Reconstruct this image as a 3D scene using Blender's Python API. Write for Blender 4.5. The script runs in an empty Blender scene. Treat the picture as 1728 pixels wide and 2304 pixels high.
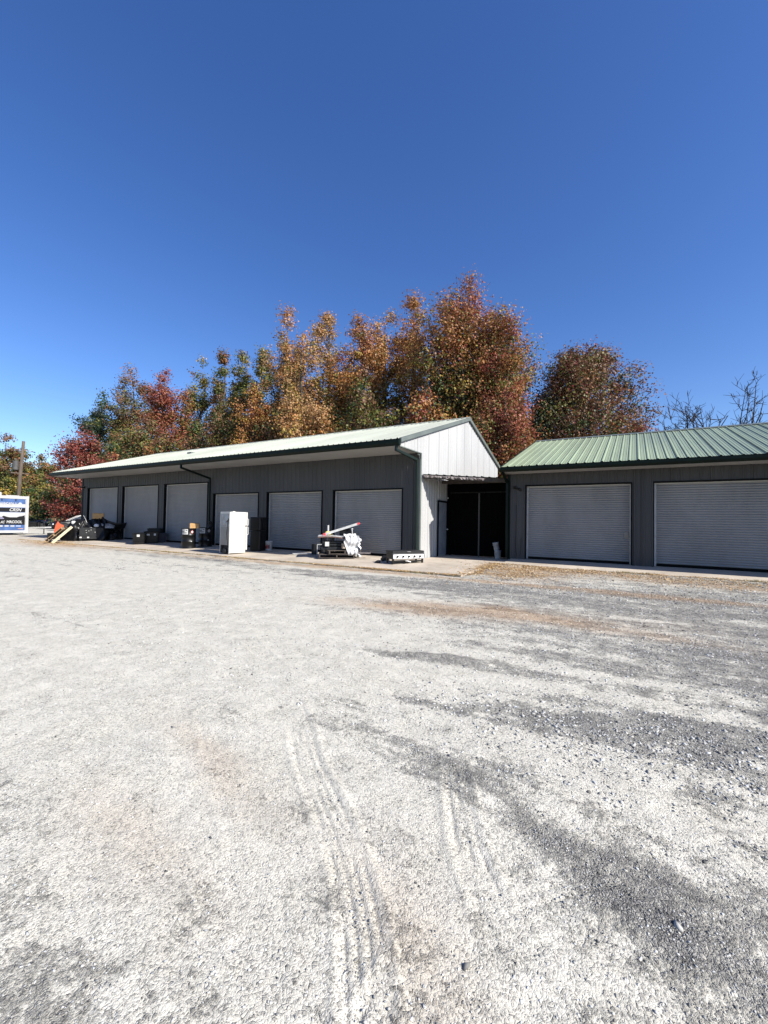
import bpy, math, random
import numpy as np
from mathutils import Matrix, Vector
R = math.radians
scene = bpy.context.scene
col = scene.collection

# ------------------------------------------------------------------ camera
CAM_Z = 1.254
cam_d = bpy.data.cameras.new('camera')
cam = bpy.data.objects.new('camera', cam_d); col.objects.link(cam)
cam.matrix_world = (Matrix.Translation((0, 0, CAM_Z)) @ Matrix.Rotation(R(30.812), 4, 'Z')
                    @ Matrix.Rotation(R(90 + 1.324), 4, 'X') @ Matrix.Rotation(R(0.989), 4, 'Z'))
cam_d.sensor_fit = 'VERTICAL'; cam_d.sensor_height = 36.0
cam_d.lens = 944.634 / 2304 * 36.0
cam_d.clip_start = 0.05; cam_d.clip_end = 3000
scene.camera = cam

# ------------------------------------------------------------------ world, sun, exposure
SUN = Vector((1.0, -0.055, 0.736)).normalized()          # towards the sun
world = bpy.data.worlds.new('World'); scene.world = world; world.use_nodes = True
wn = world.node_tree.nodes; wl = world.node_tree.links
sky = wn.new('ShaderNodeTexSky'); sky.sky_type = 'NISHITA'; sky.sun_disc = False
sky.sun_elevation = math.asin(SUN.z); sky.sun_rotation = math.atan2(SUN.x, SUN.y)
sky.altitude = 200; sky.air_density = 1.0; sky.dust_density = 0.5; sky.ozone_density = 3.6
bg = wn['Background']; bg.inputs['Strength'].default_value = 0.092
hsv = wn.new('ShaderNodeHueSaturation'); hsv.inputs['Saturation'].default_value = 1.22; hsv.inputs['Hue'].default_value = 0.5135
wl.new(sky.outputs['Color'], hsv.inputs['Color']); wl.new(hsv.outputs['Color'], bg.inputs['Color'])
sun_d = bpy.data.lights.new('sun', 'SUN'); sun_d.energy = 5.0; sun_d.angle = R(0.53)
sun_d.color = (1.0, 0.955, 0.89)
sun = bpy.data.objects.new('sun', sun_d); col.objects.link(sun)
sun.location = (30, 0, 40); sun.rotation_euler = SUN.to_track_quat('Z', 'Y').to_euler()
vs = scene.view_settings
vs.view_transform = 'Standard'; vs.look = 'None'; vs.exposure = 1.0; vs.gamma = 1.0
vs.use_curve_mapping = False

# ------------------------------------------------------------------ helpers
def tag(o, label=None, cat=None, group=None, kind=None):
    if label: o['label'] = label
    if cat: o['category'] = cat
    if group: o['group'] = group
    if kind: o['kind'] = kind
    return o

def thing(name, label, cat, loc=(0, 0, 0), rz=0.0, group=None):
    o = bpy.data.objects.new(name, None); col.objects.link(o)
    o.empty_display_size = 0.2
    o.location = loc; o.rotation_euler = (0, 0, rz)
    return tag(o, label, cat, group)

def copy_tree(o, parent=None):
    c = o.copy(); col.objects.link(c); c.parent = parent
    for ch in list(o.children): copy_tree(ch, c)
    return c

class MB:
    """collects shapes and links them as one mesh object"""
    def __init__(s, xf=None): s.v = []; s.f = []; s.xf = xf
    def add(s, vs, fs):
        n = len(s.v)
        if s.xf is not None: vs = [tuple(s.xf @ Vector(p)) for p in vs]
        s.v += [tuple(p) for p in vs]; s.f += [tuple(i + n for i in q) for q in fs]
        return s
    def box(s, a, b):
        x0, y0, z0 = a; x1, y1, z1 = b
        return s.add([(x0,y0,z0),(x1,y0,z0),(x1,y1,z0),(x0,y1,z0),(x0,y0,z1),(x1,y0,z1),(x1,y1,z1),(x0,y1,z1)],
                     [(3,2,1,0),(4,5,6,7),(0,1,5,4),(1,2,6,5),(2,3,7,6),(3,0,4,7)])
    def cbox(s, a, b, c=0.01):
        """box with chamfered edges"""
        a = Vector(a); b = Vector(b); P = []; F = []
        idx = {}
        for i in (0,1):
            for j in (0,1):
                for k in (0,1):
                    sg = (1 if i else -1, 1 if j else -1, 1 if k else -1)
                    base = (b.x if i else a.x, b.y if j else a.y, b.z if k else a.z)
                    for ax in range(3):
                        p = list(base)
                        for o in range(3):
                            if o != ax: p[o] -= sg[o]*c
                        idx[(i,j,k,ax)] = len(P); P.append(p)
        for ax in range(3):
            for sd in (0,1):
                o = [0,1,2]; o.remove(ax); q = []
                for (u, w) in ((0,0),(1,0),(1,1),(0,1)):
                    key = [0,0,0]; key[ax] = sd; key[o[0]] = u; key[o[1]] = w
                    q.append(idx[(*key, ax)])
                F.append(q)
        for ax in range(3):
            o = [0,1,2]; o.remove(ax)
            for u in (0,1):
                for w in (0,1):
                    k0 = [0,0,0]; k0[o[0]] = u; k0[o[1]] = w; k1 = list(k0); k1[ax] = 1
                    F.append((idx[(*k0,o[0])], idx[(*k0,o[1])], idx[(*k1,o[1])], idx[(*k1,o[0])]))
        for i in (0,1):
            for j in (0,1):
                for k in (0,1):
                    F.append((idx[(i,j,k,0)], idx[(i,j,k,1)], idx[(i,j,k,2)]))
        return s.add(P, F)
    def bar(s, p, q, w, h, up=(0,0,1)):
        """rectangular bar from p to q"""
        p = Vector(p); q = Vector(q); d = (q - p).normalized(); u = Vector(up)
        if abs(d.dot(u)) > 0.98: u = Vector((1,0,0))
        r = d.cross(u).normalized(); u = r.cross(d).normalized()
        P = []
        for e in (p, q):
            for a, b in ((-1,-1),(1,-1),(1,1),(-1,1)): P.append(e + r*(a*w/2) + u*(b*h/2))
        return s.add(P, [(3,2,1,0),(4,5,6,7),(0,1,5,4),(1,2,6,5),(2,3,7,6),(3,0,4,7)])
    def tube(s, pts, rad, n=8, caps=True):
        pts = [Vector(p) for p in pts]
        rad = rad if isinstance(rad, (list, tuple)) else [rad]*len(pts)
        P = []; F = []; prev = None
        for i, p in enumerate(pts):
            d = (pts[min(i+1, len(pts)-1)] - pts[max(i-1, 0)]).normalized()
            u = prev if prev is not None else (Vector((0,0,1)) if abs(d.z) < 0.9 else Vector((1,0,0)))
            r = d.cross(u)
            if r.length < 1e-4: r = d.cross(Vector((0.3,0.8,0.2)))
            r.normalize(); u = r.cross(d).normalized(); prev = u
            for k in range(n):
                a = 2*math.pi*k/n
                P.append(p + (r*math.cos(a) + u*math.sin(a))*rad[i])
        for i in range(len(pts)-1):
            for k in range(n):
                F.append((i*n+k, i*n+(k+1) % n, (i+1)*n+(k+1) % n, (i+1)*n+k))
        if caps:
            F.append(tuple(range(n))[::-1]); F.append(tuple((len(pts)-1)*n+k for k in range(n)))
        return s.add(P, F)
    def lathe(s, prof, n=24, c=(0,0,0), caps=True, a0=0.0):
        P = []; F = []
        for (r, z) in prof:
            for k in range(n):
                a = a0 + 2*math.pi*k/n
                P.append((c[0]+r*math.cos(a), c[1]+r*math.sin(a), c[2]+z))
        m = len(prof)
        for i in range(m-1):
            for k in range(n):
                F.append((i*n+k, i*n+(k+1) % n, (i+1)*n+(k+1) % n, (i+1)*n+k))
        if caps:
            F.append(tuple(range(n))[::-1]); F.append(tuple((m-1)*n+k for k in range(n)))
        return s.add(P, F)
    def prism(s, poly, y0, y1, ax='y'):
        """polygon in the xz plane (ax y), or yz (ax x), or xy (ax z), extruded"""
        n = len(poly)
        f = {'y': lambda a, b, t: (a, t, b), 'x': lambda a, b, t: (t, a, b), 'z': lambda a, b, t: (a, b, t)}[ax]
        P = [f(a, b, y0) for a, b in poly] + [f(a, b, y1) for a, b in poly]
        F = [tuple(range(n))[::-1], tuple(range(n, 2*n))]
        F += [(i, (i+1) % n, n+(i+1) % n, n+i) for i in range(n)]
        return s.add(P, F)
    def grid(s, fn, nu, nv):
        P = [fn(i/nu, j/nv) for i in range(nu+1) for j in range(nv+1)]
        F = [(i*(nv+1)+j, (i+1)*(nv+1)+j, (i+1)*(nv+1)+j+1, i*(nv+1)+j+1) for i in range(nu) for j in range(nv)]
        return s.add(P, F)
    def build(s, name, mat, parent=None, smooth=False, world=False, label=None, bevel=0):
        me = bpy.data.meshes.new(name)
        off = Vector(parent.location) if (world and parent is not None) else Vector((0,0,0))
        me.from_pydata([tuple(Vector(p) - off) for p in s.v], [], s.f)
        me.materials.append(mat); me.update()
        if smooth:
            for p in me.polygons: p.use_smooth = True
        o = bpy.data.objects.new(name, me); col.objects.link(o)
        if parent is not None: o.parent = parent
        if bevel:
            m = o.modifiers.new('bevel', 'BEVEL'); m.width = bevel; m.segments = 2; m.limit_method = 'ANGLE'
        if label: o['label'] = label
        return o

def fast_mesh(name, V, F, mat, colors=None, smooth=False):
    """V (n,3), F (m,k) numpy -> mesh"""
    me = bpy.data.meshes.new(name)
    V = np.ascontiguousarray(V, dtype=np.float32); F = np.ascontiguousarray(F, dtype=np.int32)
    m, k = F.shape
    me.vertices.add(len(V)); me.vertices.foreach_set('co', V.ravel())
    me.loops.add(m*k); me.loops.foreach_set('vertex_index', F.ravel())
    me.polygons.add(m); me.polygons.foreach_set('loop_start', np.arange(0, m*k, k, dtype=np.int32))
    me.polygons.foreach_set('loop_total', np.full(m, k, dtype=np.int32))
    if smooth: me.polygons.foreach_set('use_smooth', np.ones(m, dtype=bool))
    me.update(calc_edges=True)
    if colors is not None:
        a = me.color_attributes.new('Col', 'FLOAT_COLOR', 'POINT')
        c = np.ones((len(V), 4), dtype=np.float32); c[:, :colors.shape[1]] = colors
        a.data.foreach_set('color', c.ravel())
    me.materials.append(mat)
    return me

def link(name, me, parent=None):
    o = bpy.data.objects.new(name, me); col.objects.link(o)
    if parent is not None: o.parent = parent
    return o

# ------------------------------------------------------------------ materials
def mat(name, c, rough=0.6, metal=0.0, var=0.12, scale=3.0, bump=0.0, bscale=40.0, dirt=0.0, dirtc=(0.16,0.13,0.10), spec=0.5, stretch=(1,1,1), c2=None, panel=0.0):
    m = bpy.data.materials.new(name); m.use_nodes = True
    N = m.node_tree.nodes; L = m.node_tree.links; b = N['Principled BSDF']
    b.inputs['Roughness'].default_value = rough; b.inputs['Metallic'].default_value = metal
    b.inputs['Specular IOR Level'].default_value = spec
    tc = N.new('ShaderNodeTexCoord'); mp = N.new('ShaderNodeMapping'); L.new(tc.outputs['Object'], mp.inputs['Vector'])
    mp.inputs['Scale'].default_value = stretch
    n1 = N.new('ShaderNodeTexNoise'); n1.inputs['Scale'].default_value = scale; n1.inputs['Detail'].default_value = 5
    L.new(mp.outputs['Vector'], n1.inputs['Vector'])
    mx = N.new('ShaderNodeMix'); mx.data_type = 'RGBA'
    lo = c2 if c2 else tuple(x*(1-var*1.6) for x in c)
    hi = c if c2 else tuple(min(1, x*(1+var)) for x in c)
    cr = N.new('ShaderNodeMapRange'); cr.inputs['From Min'].default_value = 0.35; cr.inputs['From Max'].default_value = 0.65
    L.new(n1.outputs['Fac'], cr.inputs['Value']); L.new(cr.outputs['Result'], mx.inputs['Factor'])
    mx.inputs[6].default_value = (*lo, 1); mx.inputs[7].default_value = (*hi, 1)
    out = mx.outputs[2]
    if dirt > 0:
        n2 = N.new('ShaderNodeTexNoise'); n2.inputs['Scale'].default_value = scale*2.7; n2.inputs['Detail'].default_value = 8
        n2.inputs['Roughness'].default_value = 0.7
        L.new(mp.outputs['Vector'], n2.inputs['Vector'])
        r2 = N.new('ShaderNodeMapRange'); r2.inputs['From Min'].default_value = 0.5; r2.inputs['From Max'].default_value = 0.75
        r2.inputs['To Max'].default_value = dirt
        L.new(n2.outputs['Fac'], r2.inputs['Value'])
        m2 = N.new('ShaderNodeMix'); m2.data_type = 'RGBA'; L.new(r2.outputs['Result'], m2.inputs['Factor'])
        L.new(out, m2.inputs[6]); m2.inputs[7].default_value = (*dirtc, 1); out = m2.outputs[2]
    if panel:
        sx = N.new('ShaderNodeSeparateXYZ'); L.new(tc.outputs['Object'], sx.inputs[0])
        mm = N.new('ShaderNodeMath'); mm.operation = 'MULTIPLY'; mm.inputs[1].default_value = 1/0.9144; L.new(sx.outputs[0], mm.inputs[0])
        ff = N.new('ShaderNodeMath'); ff.operation = 'FLOOR'; L.new(mm.outputs[0], ff.inputs[0])
        wnz = N.new('ShaderNodeTexWhiteNoise'); wnz.noise_dimensions = '1D'; L.new(ff.outputs[0], wnz.inputs['W'])
        pr_ = N.new('ShaderNodeMapRange'); pr_.inputs['To Min'].default_value = 1-panel; pr_.inputs['To Max'].default_value = 1+panel; L.new(wnz.outputs['Value'], pr_.inputs['Value'])
        pm = N.new('ShaderNodeMix'); pm.data_type = 'RGBA'; pm.blend_type = 'MULTIPLY'; pm.inputs[0].default_value = 1.0
        L.new(out, pm.inputs[6]); L.new(pr_.outputs['Result'], pm.inputs[7]); out = pm.outputs[2]
    L.new(out, b.inputs['Base Color'])
    rr = N.new('ShaderNodeMapRange'); rr.inputs['To Min'].default_value = max(0.02, rough-0.08); rr.inputs['To Max'].default_value = min(1, rough+0.1)
    L.new(n1.outputs['Fac'], rr.inputs['Value']); L.new(rr.outputs['Result'], b.inputs['Roughness'])
    if bump > 0:
        n3 = N.new('ShaderNodeTexNoise'); n3.inputs['Scale'].default_value = bscale; n3.inputs['Detail'].default_value = 4
        L.new(mp.outputs['Vector'], n3.inputs['Vector'])
        bp = N.new('ShaderNodeBump'); bp.inputs['Strength'].default_value = bump; bp.inputs['Distance'].default_value = 0.02
        L.new(n3.outputs['Fac'], bp.inputs['Height']); L.new(bp.outputs['Normal'], b.inputs['Normal'])
    return m

M = {}
M['siding'] = mat('shade_darkened_siding', (0.052, 0.0515, 0.052), 0.5, 0, 0.10, 0.8, 0.05, 6, spec=0.3, dirt=0.25, dirtc=(0.032,0.031,0.029), stretch=(1,1,0.25), panel=0.06)  # base colour darkened to paint in the deep shade under the eaves
M['siding_light'] = mat('white_siding', (0.335, 0.335, 0.33), 0.45, 0, 0.05, 0.8, 0.05, 6, dirt=0.25, dirtc=(0.24,0.235,0.22), stretch=(1,1,0.2))
M['roof_pale'] = mat('sheen_paled_green_roof', (0.30, 0.317, 0.265), 0.45, 0, 0.07, 0.5, 0.05, 5, dirt=0.3, dirtc=(0.22,0.235,0.17), stretch=(1,0.3,0.3), panel=0.045)  # same green metal, with grazing sun sheen painted in as a paler base
M['roof_green'] = mat('green_roof', (0.225, 0.270, 0.165), 0.36, 0, 0.08, 0.6, 0.05, 5, dirt=0.25, dirtc=(0.15,0.175,0.11), stretch=(1.5,0.25,0.25), panel=0.06)
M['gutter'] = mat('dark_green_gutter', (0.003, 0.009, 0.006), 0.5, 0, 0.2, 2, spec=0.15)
M['sage'] = mat('sage_trim', (0.105, 0.122, 0.110), 0.42, 0, 0.08, 2, dirt=0.15)
M['soffit'] = mat('white_soffit', (0.34, 0.335, 0.32), 0.6, 0, 0.05, 1.5, dirt=0.2, dirtc=(0.22,0.2,0.18))
M['jamb'] = mat('black_jamb', (0.004, 0.005, 0.005), 0.8, 0, 0.2, 4, spec=0.1)
M['curtain'] = mat('door_curtain', (0.220, 0.219, 0.216), 0.4, 0, 0.07, 1.2, dirt=0.4, dirtc=(0.14,0.135,0.125), bump=0.12, bscale=2.2, stretch=(1,1,0.4))
M['frame_white'] = mat('white_guide', (0.45, 0.45, 0.44), 0.5, 0, 0.05, 4, dirt=0.3)
M['concrete'] = mat('concrete', (0.40, 0.345, 0.275), 0.85, 0, 0.10, 0.9, 0.35, 30, dirt=0.55, dirtc=(0.19,0.155,0.12))
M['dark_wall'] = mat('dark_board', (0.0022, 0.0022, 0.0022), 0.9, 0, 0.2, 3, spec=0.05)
M['wood_dark'] = mat('weathered_wood', (0.055, 0.043, 0.035), 0.85, 0, 0.2, 5, 0.2, 30, stretch=(1,4,4))
M['wood'] = mat('pallet_wood', (0.27, 0.185, 0.10), 0.8, 0, 0.18, 6, 0.2, 40, dirt=0.4, dirtc=(0.2,0.14,0.09), stretch=(4,1,4))
M['flash'] = mat('crumpled_flashing', (0.16, 0.14, 0.135), 0.6, 0.2, 0.2, 8, dirt=0.5, dirtc=(0.12,0.07,0.06))
M['white'] = mat('white_enamel', (0.47, 0.46, 0.425), 0.42, 0, 0.05, 3, dirt=0.35, dirtc=(0.36,0.31,0.20))
M['fridge_back'] = mat('grey_back_panel', (0.22, 0.205, 0.185), 0.5, 0.0, 0.10, 3, dirt=0.3, dirtc=(0.25,0.2,0.15))
M['steel'] = mat('stainless_steel', (0.62, 0.62, 0.62), 0.28, 0.85, 0.06, 6, stretch=(1,8,8))
M['black'] = mat('black_plastic', (0.004, 0.004, 0.0045), 0.42, 0, 0.25, 6, dirt=0.12, dirtc=(0.03,0.027,0.024), spec=0.3)
M['black_metal'] = mat('black_enamel', (0.004, 0.004, 0.004), 0.38, 0.0, 0.2, 5, dirt=0.2, dirtc=(0.02,0.017,0.015), spec=0.3)
M['char'] = mat('charcoal', (0.012, 0.013, 0.014), 0.5, 0, 0.2, 8, dirt=0.3, dirtc=(0.04,0.038,0.035), spec=0.3)
M['navy'] = mat('navy_plastic', (0.005, 0.010, 0.030), 0.4, 0, 0.1, 6, spec=0.3)
M['card'] = mat('cardboard', (0.42, 0.25, 0.10), 0.8, 0, 0.08, 8)
M['orange'] = mat('orange_plastic', (0.40, 0.062, 0.016), 0.5, 0, 0.08, 6, dirt=0.2, dirtc=(0.5,0.1,0.03))
M['label'] = mat('white_label', (0.45, 0.45, 0.43), 0.6, 0, 0.04, 10)
M['red'] = mat('red_print', (0.45, 0.03, 0.04), 0.6, 0, 0.05, 10)
M['ink'] = mat('black_ink', (0.005, 0.005, 0.006), 0.6, 0, 0.05, 10, spec=0.2)
M['plastic_film'] = mat('white_plastic_film', (0.46, 0.465, 0.465), 0.35, 0, 0.06, 9, 0.6, 14, dirt=0.15, dirtc=(0.45,0.44,0.42))
M['alu'] = mat('aluminium', (0.42, 0.42, 0.41), 0.4, 0.3, 0.08, 8)
M['pail'] = mat('white_pail', (0.40, 0.40, 0.40), 0.45, 0, 0.06, 10, dirt=0.3)
M['rubber'] = mat('rubber', (0.015, 0.015, 0.015), 0.8, 0, 0.2, 10)
M['glass'] = mat('dark_glass', (0.02, 0.025, 0.03), 0.08, 0, 0.1, 2, spec=0.8)
M['car_grey'] = mat('grey_car_paint', (0.085, 0.085, 0.095), 0.25, 0.3, 0.05, 2, spec=0.7)
M['car_white'] = mat('white_car_paint', (0.70, 0.70, 0.70), 0.25, 0.0, 0.03, 2, spec=0.6)
M['blue'] = mat('blue_print', (0.05, 0.10, 0.24), 0.35, 0, 0.12, 3)
M['trailer_white'] = mat('white_trailer_skin', (0.36, 0.36, 0.36), 0.45, 0, 0.03, 2, dirt=0.2)
M['pole'] = mat('pole_wood', (0.085, 0.065, 0.05), 0.9, 0, 0.2, 4, 0.3, 20, stretch=(4,4,0.4))
M['bark'] = mat('bark', (0.060, 0.050, 0.042), 0.9, 0, 0.25, 4, 0.4, 15, stretch=(3,3,0.6))
M['bark_pale'] = mat('pale_bark', (0.14, 0.115, 0.10), 0.9, 0, 0.25, 4, 0.3, 15, stretch=(3,3,0.6))
M['lamp_metal'] = mat('black_lamp_metal', (0.012,0.011,0.010), 0.5, 0.2, 0.1, 10)
M['yellow'] = mat('yellow_plastic', (0.75, 0.60, 0.18), 0.5, 0, 0.08, 8)
M['lamp_lens'] = mat('headlamp_lens', (0.62, 0.64, 0.66), 0.15, 0.0, 0.1, 12)
M['grey_film'] = mat('grey_plastic_film', (0.22, 0.225, 0.245), 0.35, 0, 0.12, 9, 0.5, 14)

def attr_mat(name, rough=0.8, trans=0.0, nz=0.0, nscale=30.0, bump=0.0):
    m = bpy.data.materials.new(name); m.use_nodes = True
    N = m.node_tree.nodes; L = m.node_tree.links; b = N['Principled BSDF']
    a = N.new('ShaderNodeAttribute'); a.attribute_name = 'Col'
    b.inputs['Roughness'].default_value = rough; b.inputs['Specular IOR Level'].default_value = 0.3
    src = a.outputs['Color']
    L.new(src, b.inputs['Base Color'])
    if trans:
        t = N.new('ShaderNodeBsdfTranslucent'); L.new(src, t.inputs['Color'])
        mx = N.new('ShaderNodeMixShader'); mx.inputs['Fac'].default_value = trans
        L.new(b.outputs[0], mx.inputs[1]); L.new(t.outputs[0], mx.inputs[2])
        L.new(mx.outputs[0], N['Material Output'].inputs['Surface'])
    return m
M['leaf'] = attr_mat('autumn_leaves', 0.55, 0.28)
M['stone'] = attr_mat('gravel_stone', 0.85)
M['litter'] = attr_mat('dry_leaf_litter', 0.85, 0.15)

# ------------------------------------------------------------------ numpy noise
def _hash(ix, iy, seed):
    h = (ix.astype(np.int64)*374761393 + iy.astype(np.int64)*668265263 + seed*1442695041) & 0xffffffff
    h = ((h ^ (h >> 13))*1274126177) & 0xffffffff
    return ((h ^ (h >> 16)) & 0xffffff)/float(0xffffff)
def vnoise(x, y, seed=0):
    ix = np.floor(x); iy = np.floor(y); fx = x-ix; fy = y-iy
    u = fx*fx*(3-2*fx); v = fy*fy*(3-2*fy); ix = ix.astype(np.int64); iy = iy.astype(np.int64)
    a = _hash(ix, iy, seed); b = _hash(ix+1, iy, seed); c = _hash(ix, iy+1, seed); d = _hash(ix+1, iy+1, seed)
    return (a*(1-u)+b*u)*(1-v) + (c*(1-u)+d*u)*v
def fbm(x, y, seed=0, oct=4):
    s = 0; a = 0.5; t = 0
    for i in range(oct):
        s = s + a*vnoise(x, y, seed+i*17); t += a; a *= 0.55; x = x*2.03+3.1; y = y*2.03+1.7
    return s/t
def sstep(x, a, b):
    t = np.clip((x-a)/(b-a), 0, 1); return t*t*(3-2*t)

def ground_z(x, y):
    x = np.asarray(x, float); y = np.asarray(y, float)
    t = np.clip(1-np.maximum(y, 0)/9.8, 0, 1)
    z = -0.125 - 0.2*t
    z = z + 0.028*np.clip(y-10.3, 0, 3.2)*sstep(x, -4.3, -3.7) + 0.045*np.exp(-((x+3.5)/0.7)**2-((y-12.6)/1.1)**2)*sstep(-y, -13.42, -13.3)
    return z

# dusty (1) or loose grey gravel (0); tan soil, dark stain
BLOBS = [ # x, y, rx, ry, angle, amount
 (-1.95,4.30,0.85,0.11,14,-0.75),(0.15,3.62,1.15,0.36,8,-0.6),(-1.15,3.38,0.85,0.15,9,-0.5),(-2.15,2.55,0.62,0.055,-9,-0.55),
 (-0.45,2.25,0.75,0.14,-14,-0.20),(0.42,2.08,0.6,0.14,0,-0.10),(-2.3,1.78,0.8,0.13,-8,-0.26),(0.9,3.9,0.7,0.5,0,-0.4),
 (-1.4,1.58,0.85,0.11,2,0.45),(0.2,2.62,0.75,0.10,-19,0.5),(-1.65,3.98,0.7,0.10,5,0.6),(-0.6,3.0,0.9,0.10,-6,0.35),
 (-4.2,2.6,1.9,1.3,10,0.65),(-3.2,4.6,2.6,0.8,12,0.4),(-7,5,3.5,1.6,8,0.45),(-1.3,2.05,0.7,0.09,-12,0.35),
 (0.3,1.80,0.9,0.25,0,-0.05),(-2.6,1.5,0.9,0.5,0,0.28),(-1.9,0.9,0.7,0.35,0,0.16),(1.5,5.8,2.2,1.6,0,-0.35),(2.5,8.5,4.5,2.2,0,-0.3),
 (-2.6,8.6,3.0,0.9,3,-0.5),(-7.5,8.9,4.5,0.8,0,-0.4),(-13,7.4,4,0.4,0,-0.35),(-15.0,9.4,4.5,0.35,-3,-0.45),(-1.3,5.1,1.2,0.14,8,-0.45),(-0.2,4.7,1.5,0.16,5,0.4),(-3.6,3.35,1.0,0.07,4,-0.35)]
TAN = [(-2.3,6.75,1.9,0.42,11,0.85),(-3.3,6.2,1.1,0.25,5,0.45),(-0.2,6.6,1.2,0.25,-5,0.5),(-2.6,11.9,1.0,1.1,20,1.0),(-1.3,12.9,1.8,0.4,0,0.9),(1.6,12.2,1.8,0.5,0,0.7),(0.6,9.9,1.3,0.3,0,0.5),
 (-5.2,9.9,7,0.22,0,0.8),(-14,9.7,9,0.20,0,0.6),(-24.5,9.4,3.5,0.8,0,0.85),(-2.3,1.8,0.7,0.15,-10,0.25),(-0.7,1.4,0.5,0.2,-40,0.22),(-32,12,5,2,0,0.4),(-2.1,1.15,0.5,0.2,0,0.2)]
STAIN = [(-12.4,9.15,2.4,0.22,-2,0.95),(-15.4,8.9,2.0,0.14,-3,0.8),(-7.33,8.35,0.16,0.14,0,0.9),(-9.0,10.0,0.4,0.1,0,0.4),(-22.2,9.5,1.8,0.08,0,0.5)]
def blob(x, y, B):
    s = np.zeros_like(x)
    for (cx, cy, rx, ry, a, w) in B:
        ca, sa = math.cos(R(a)), math.sin(R(a)); dx = x-cx; dy = y-cy
        u = (dx*ca+dy*sa)/rx; v = (-dx*sa+dy*ca)/ry
        s = s + w*np.exp(-(u*u+v*v)*0.9)
    return s
def masks(x, y):
    wx = x + 0.35*(fbm(x*1.3, y*1.3, 5, 3)-0.5); wy = y + 0.28*(fbm(x*1.1, y*1.9, 9, 3)-0.5)
    b = blob(wx, wy, BLOBS)
    k = -0.10+0.55*sstep(-y, -3.4, -1.5); v = y+k*np.clip(x+1.0, -5, 5)+0.12*(fbm(x*0.7, y*0.9, 41, 3)-0.5)
    n1 = fbm(x*0.30, v*2.0, 21, 5)-0.5
    n2 = 0.6*(fbm(x*0.75, v*7.0, 33, 4)-0.5)+0.5*(fbm(x*3.0, y*4.5, 35, 4)-0.5)
    nr = 1-0.58*sstep(-y, -2.6, -1.5)
    d = 0.80 - 0.09*sstep(-y, -2.2, -1.0) + 0.75*b + (0.9*n1 + 1.25*n2)*nr + 0.22*sstep(-x, 1.0, 7.0) - 0.12*sstep(x, -1, 3)
    tn = 1.35*blob(wx, wy, TAN)*(0.45+1.1*fbm(x*2.5, y*4, 55, 3))
    st = blob(wx, wy, STAIN)
    d = np.where(y > 3.2, 0.5+(d-0.5)*(1-0.38*sstep(y, 3.2, 6.0)*sstep(x, -6, -2)), d)
    d = np.where(d < 0.42, 0.42-(0.42-d)*0.55, d)
    return np.clip(d, 0, 1), np.clip(tn, 0, 1), np.clip(st, 0, 1)

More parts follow.
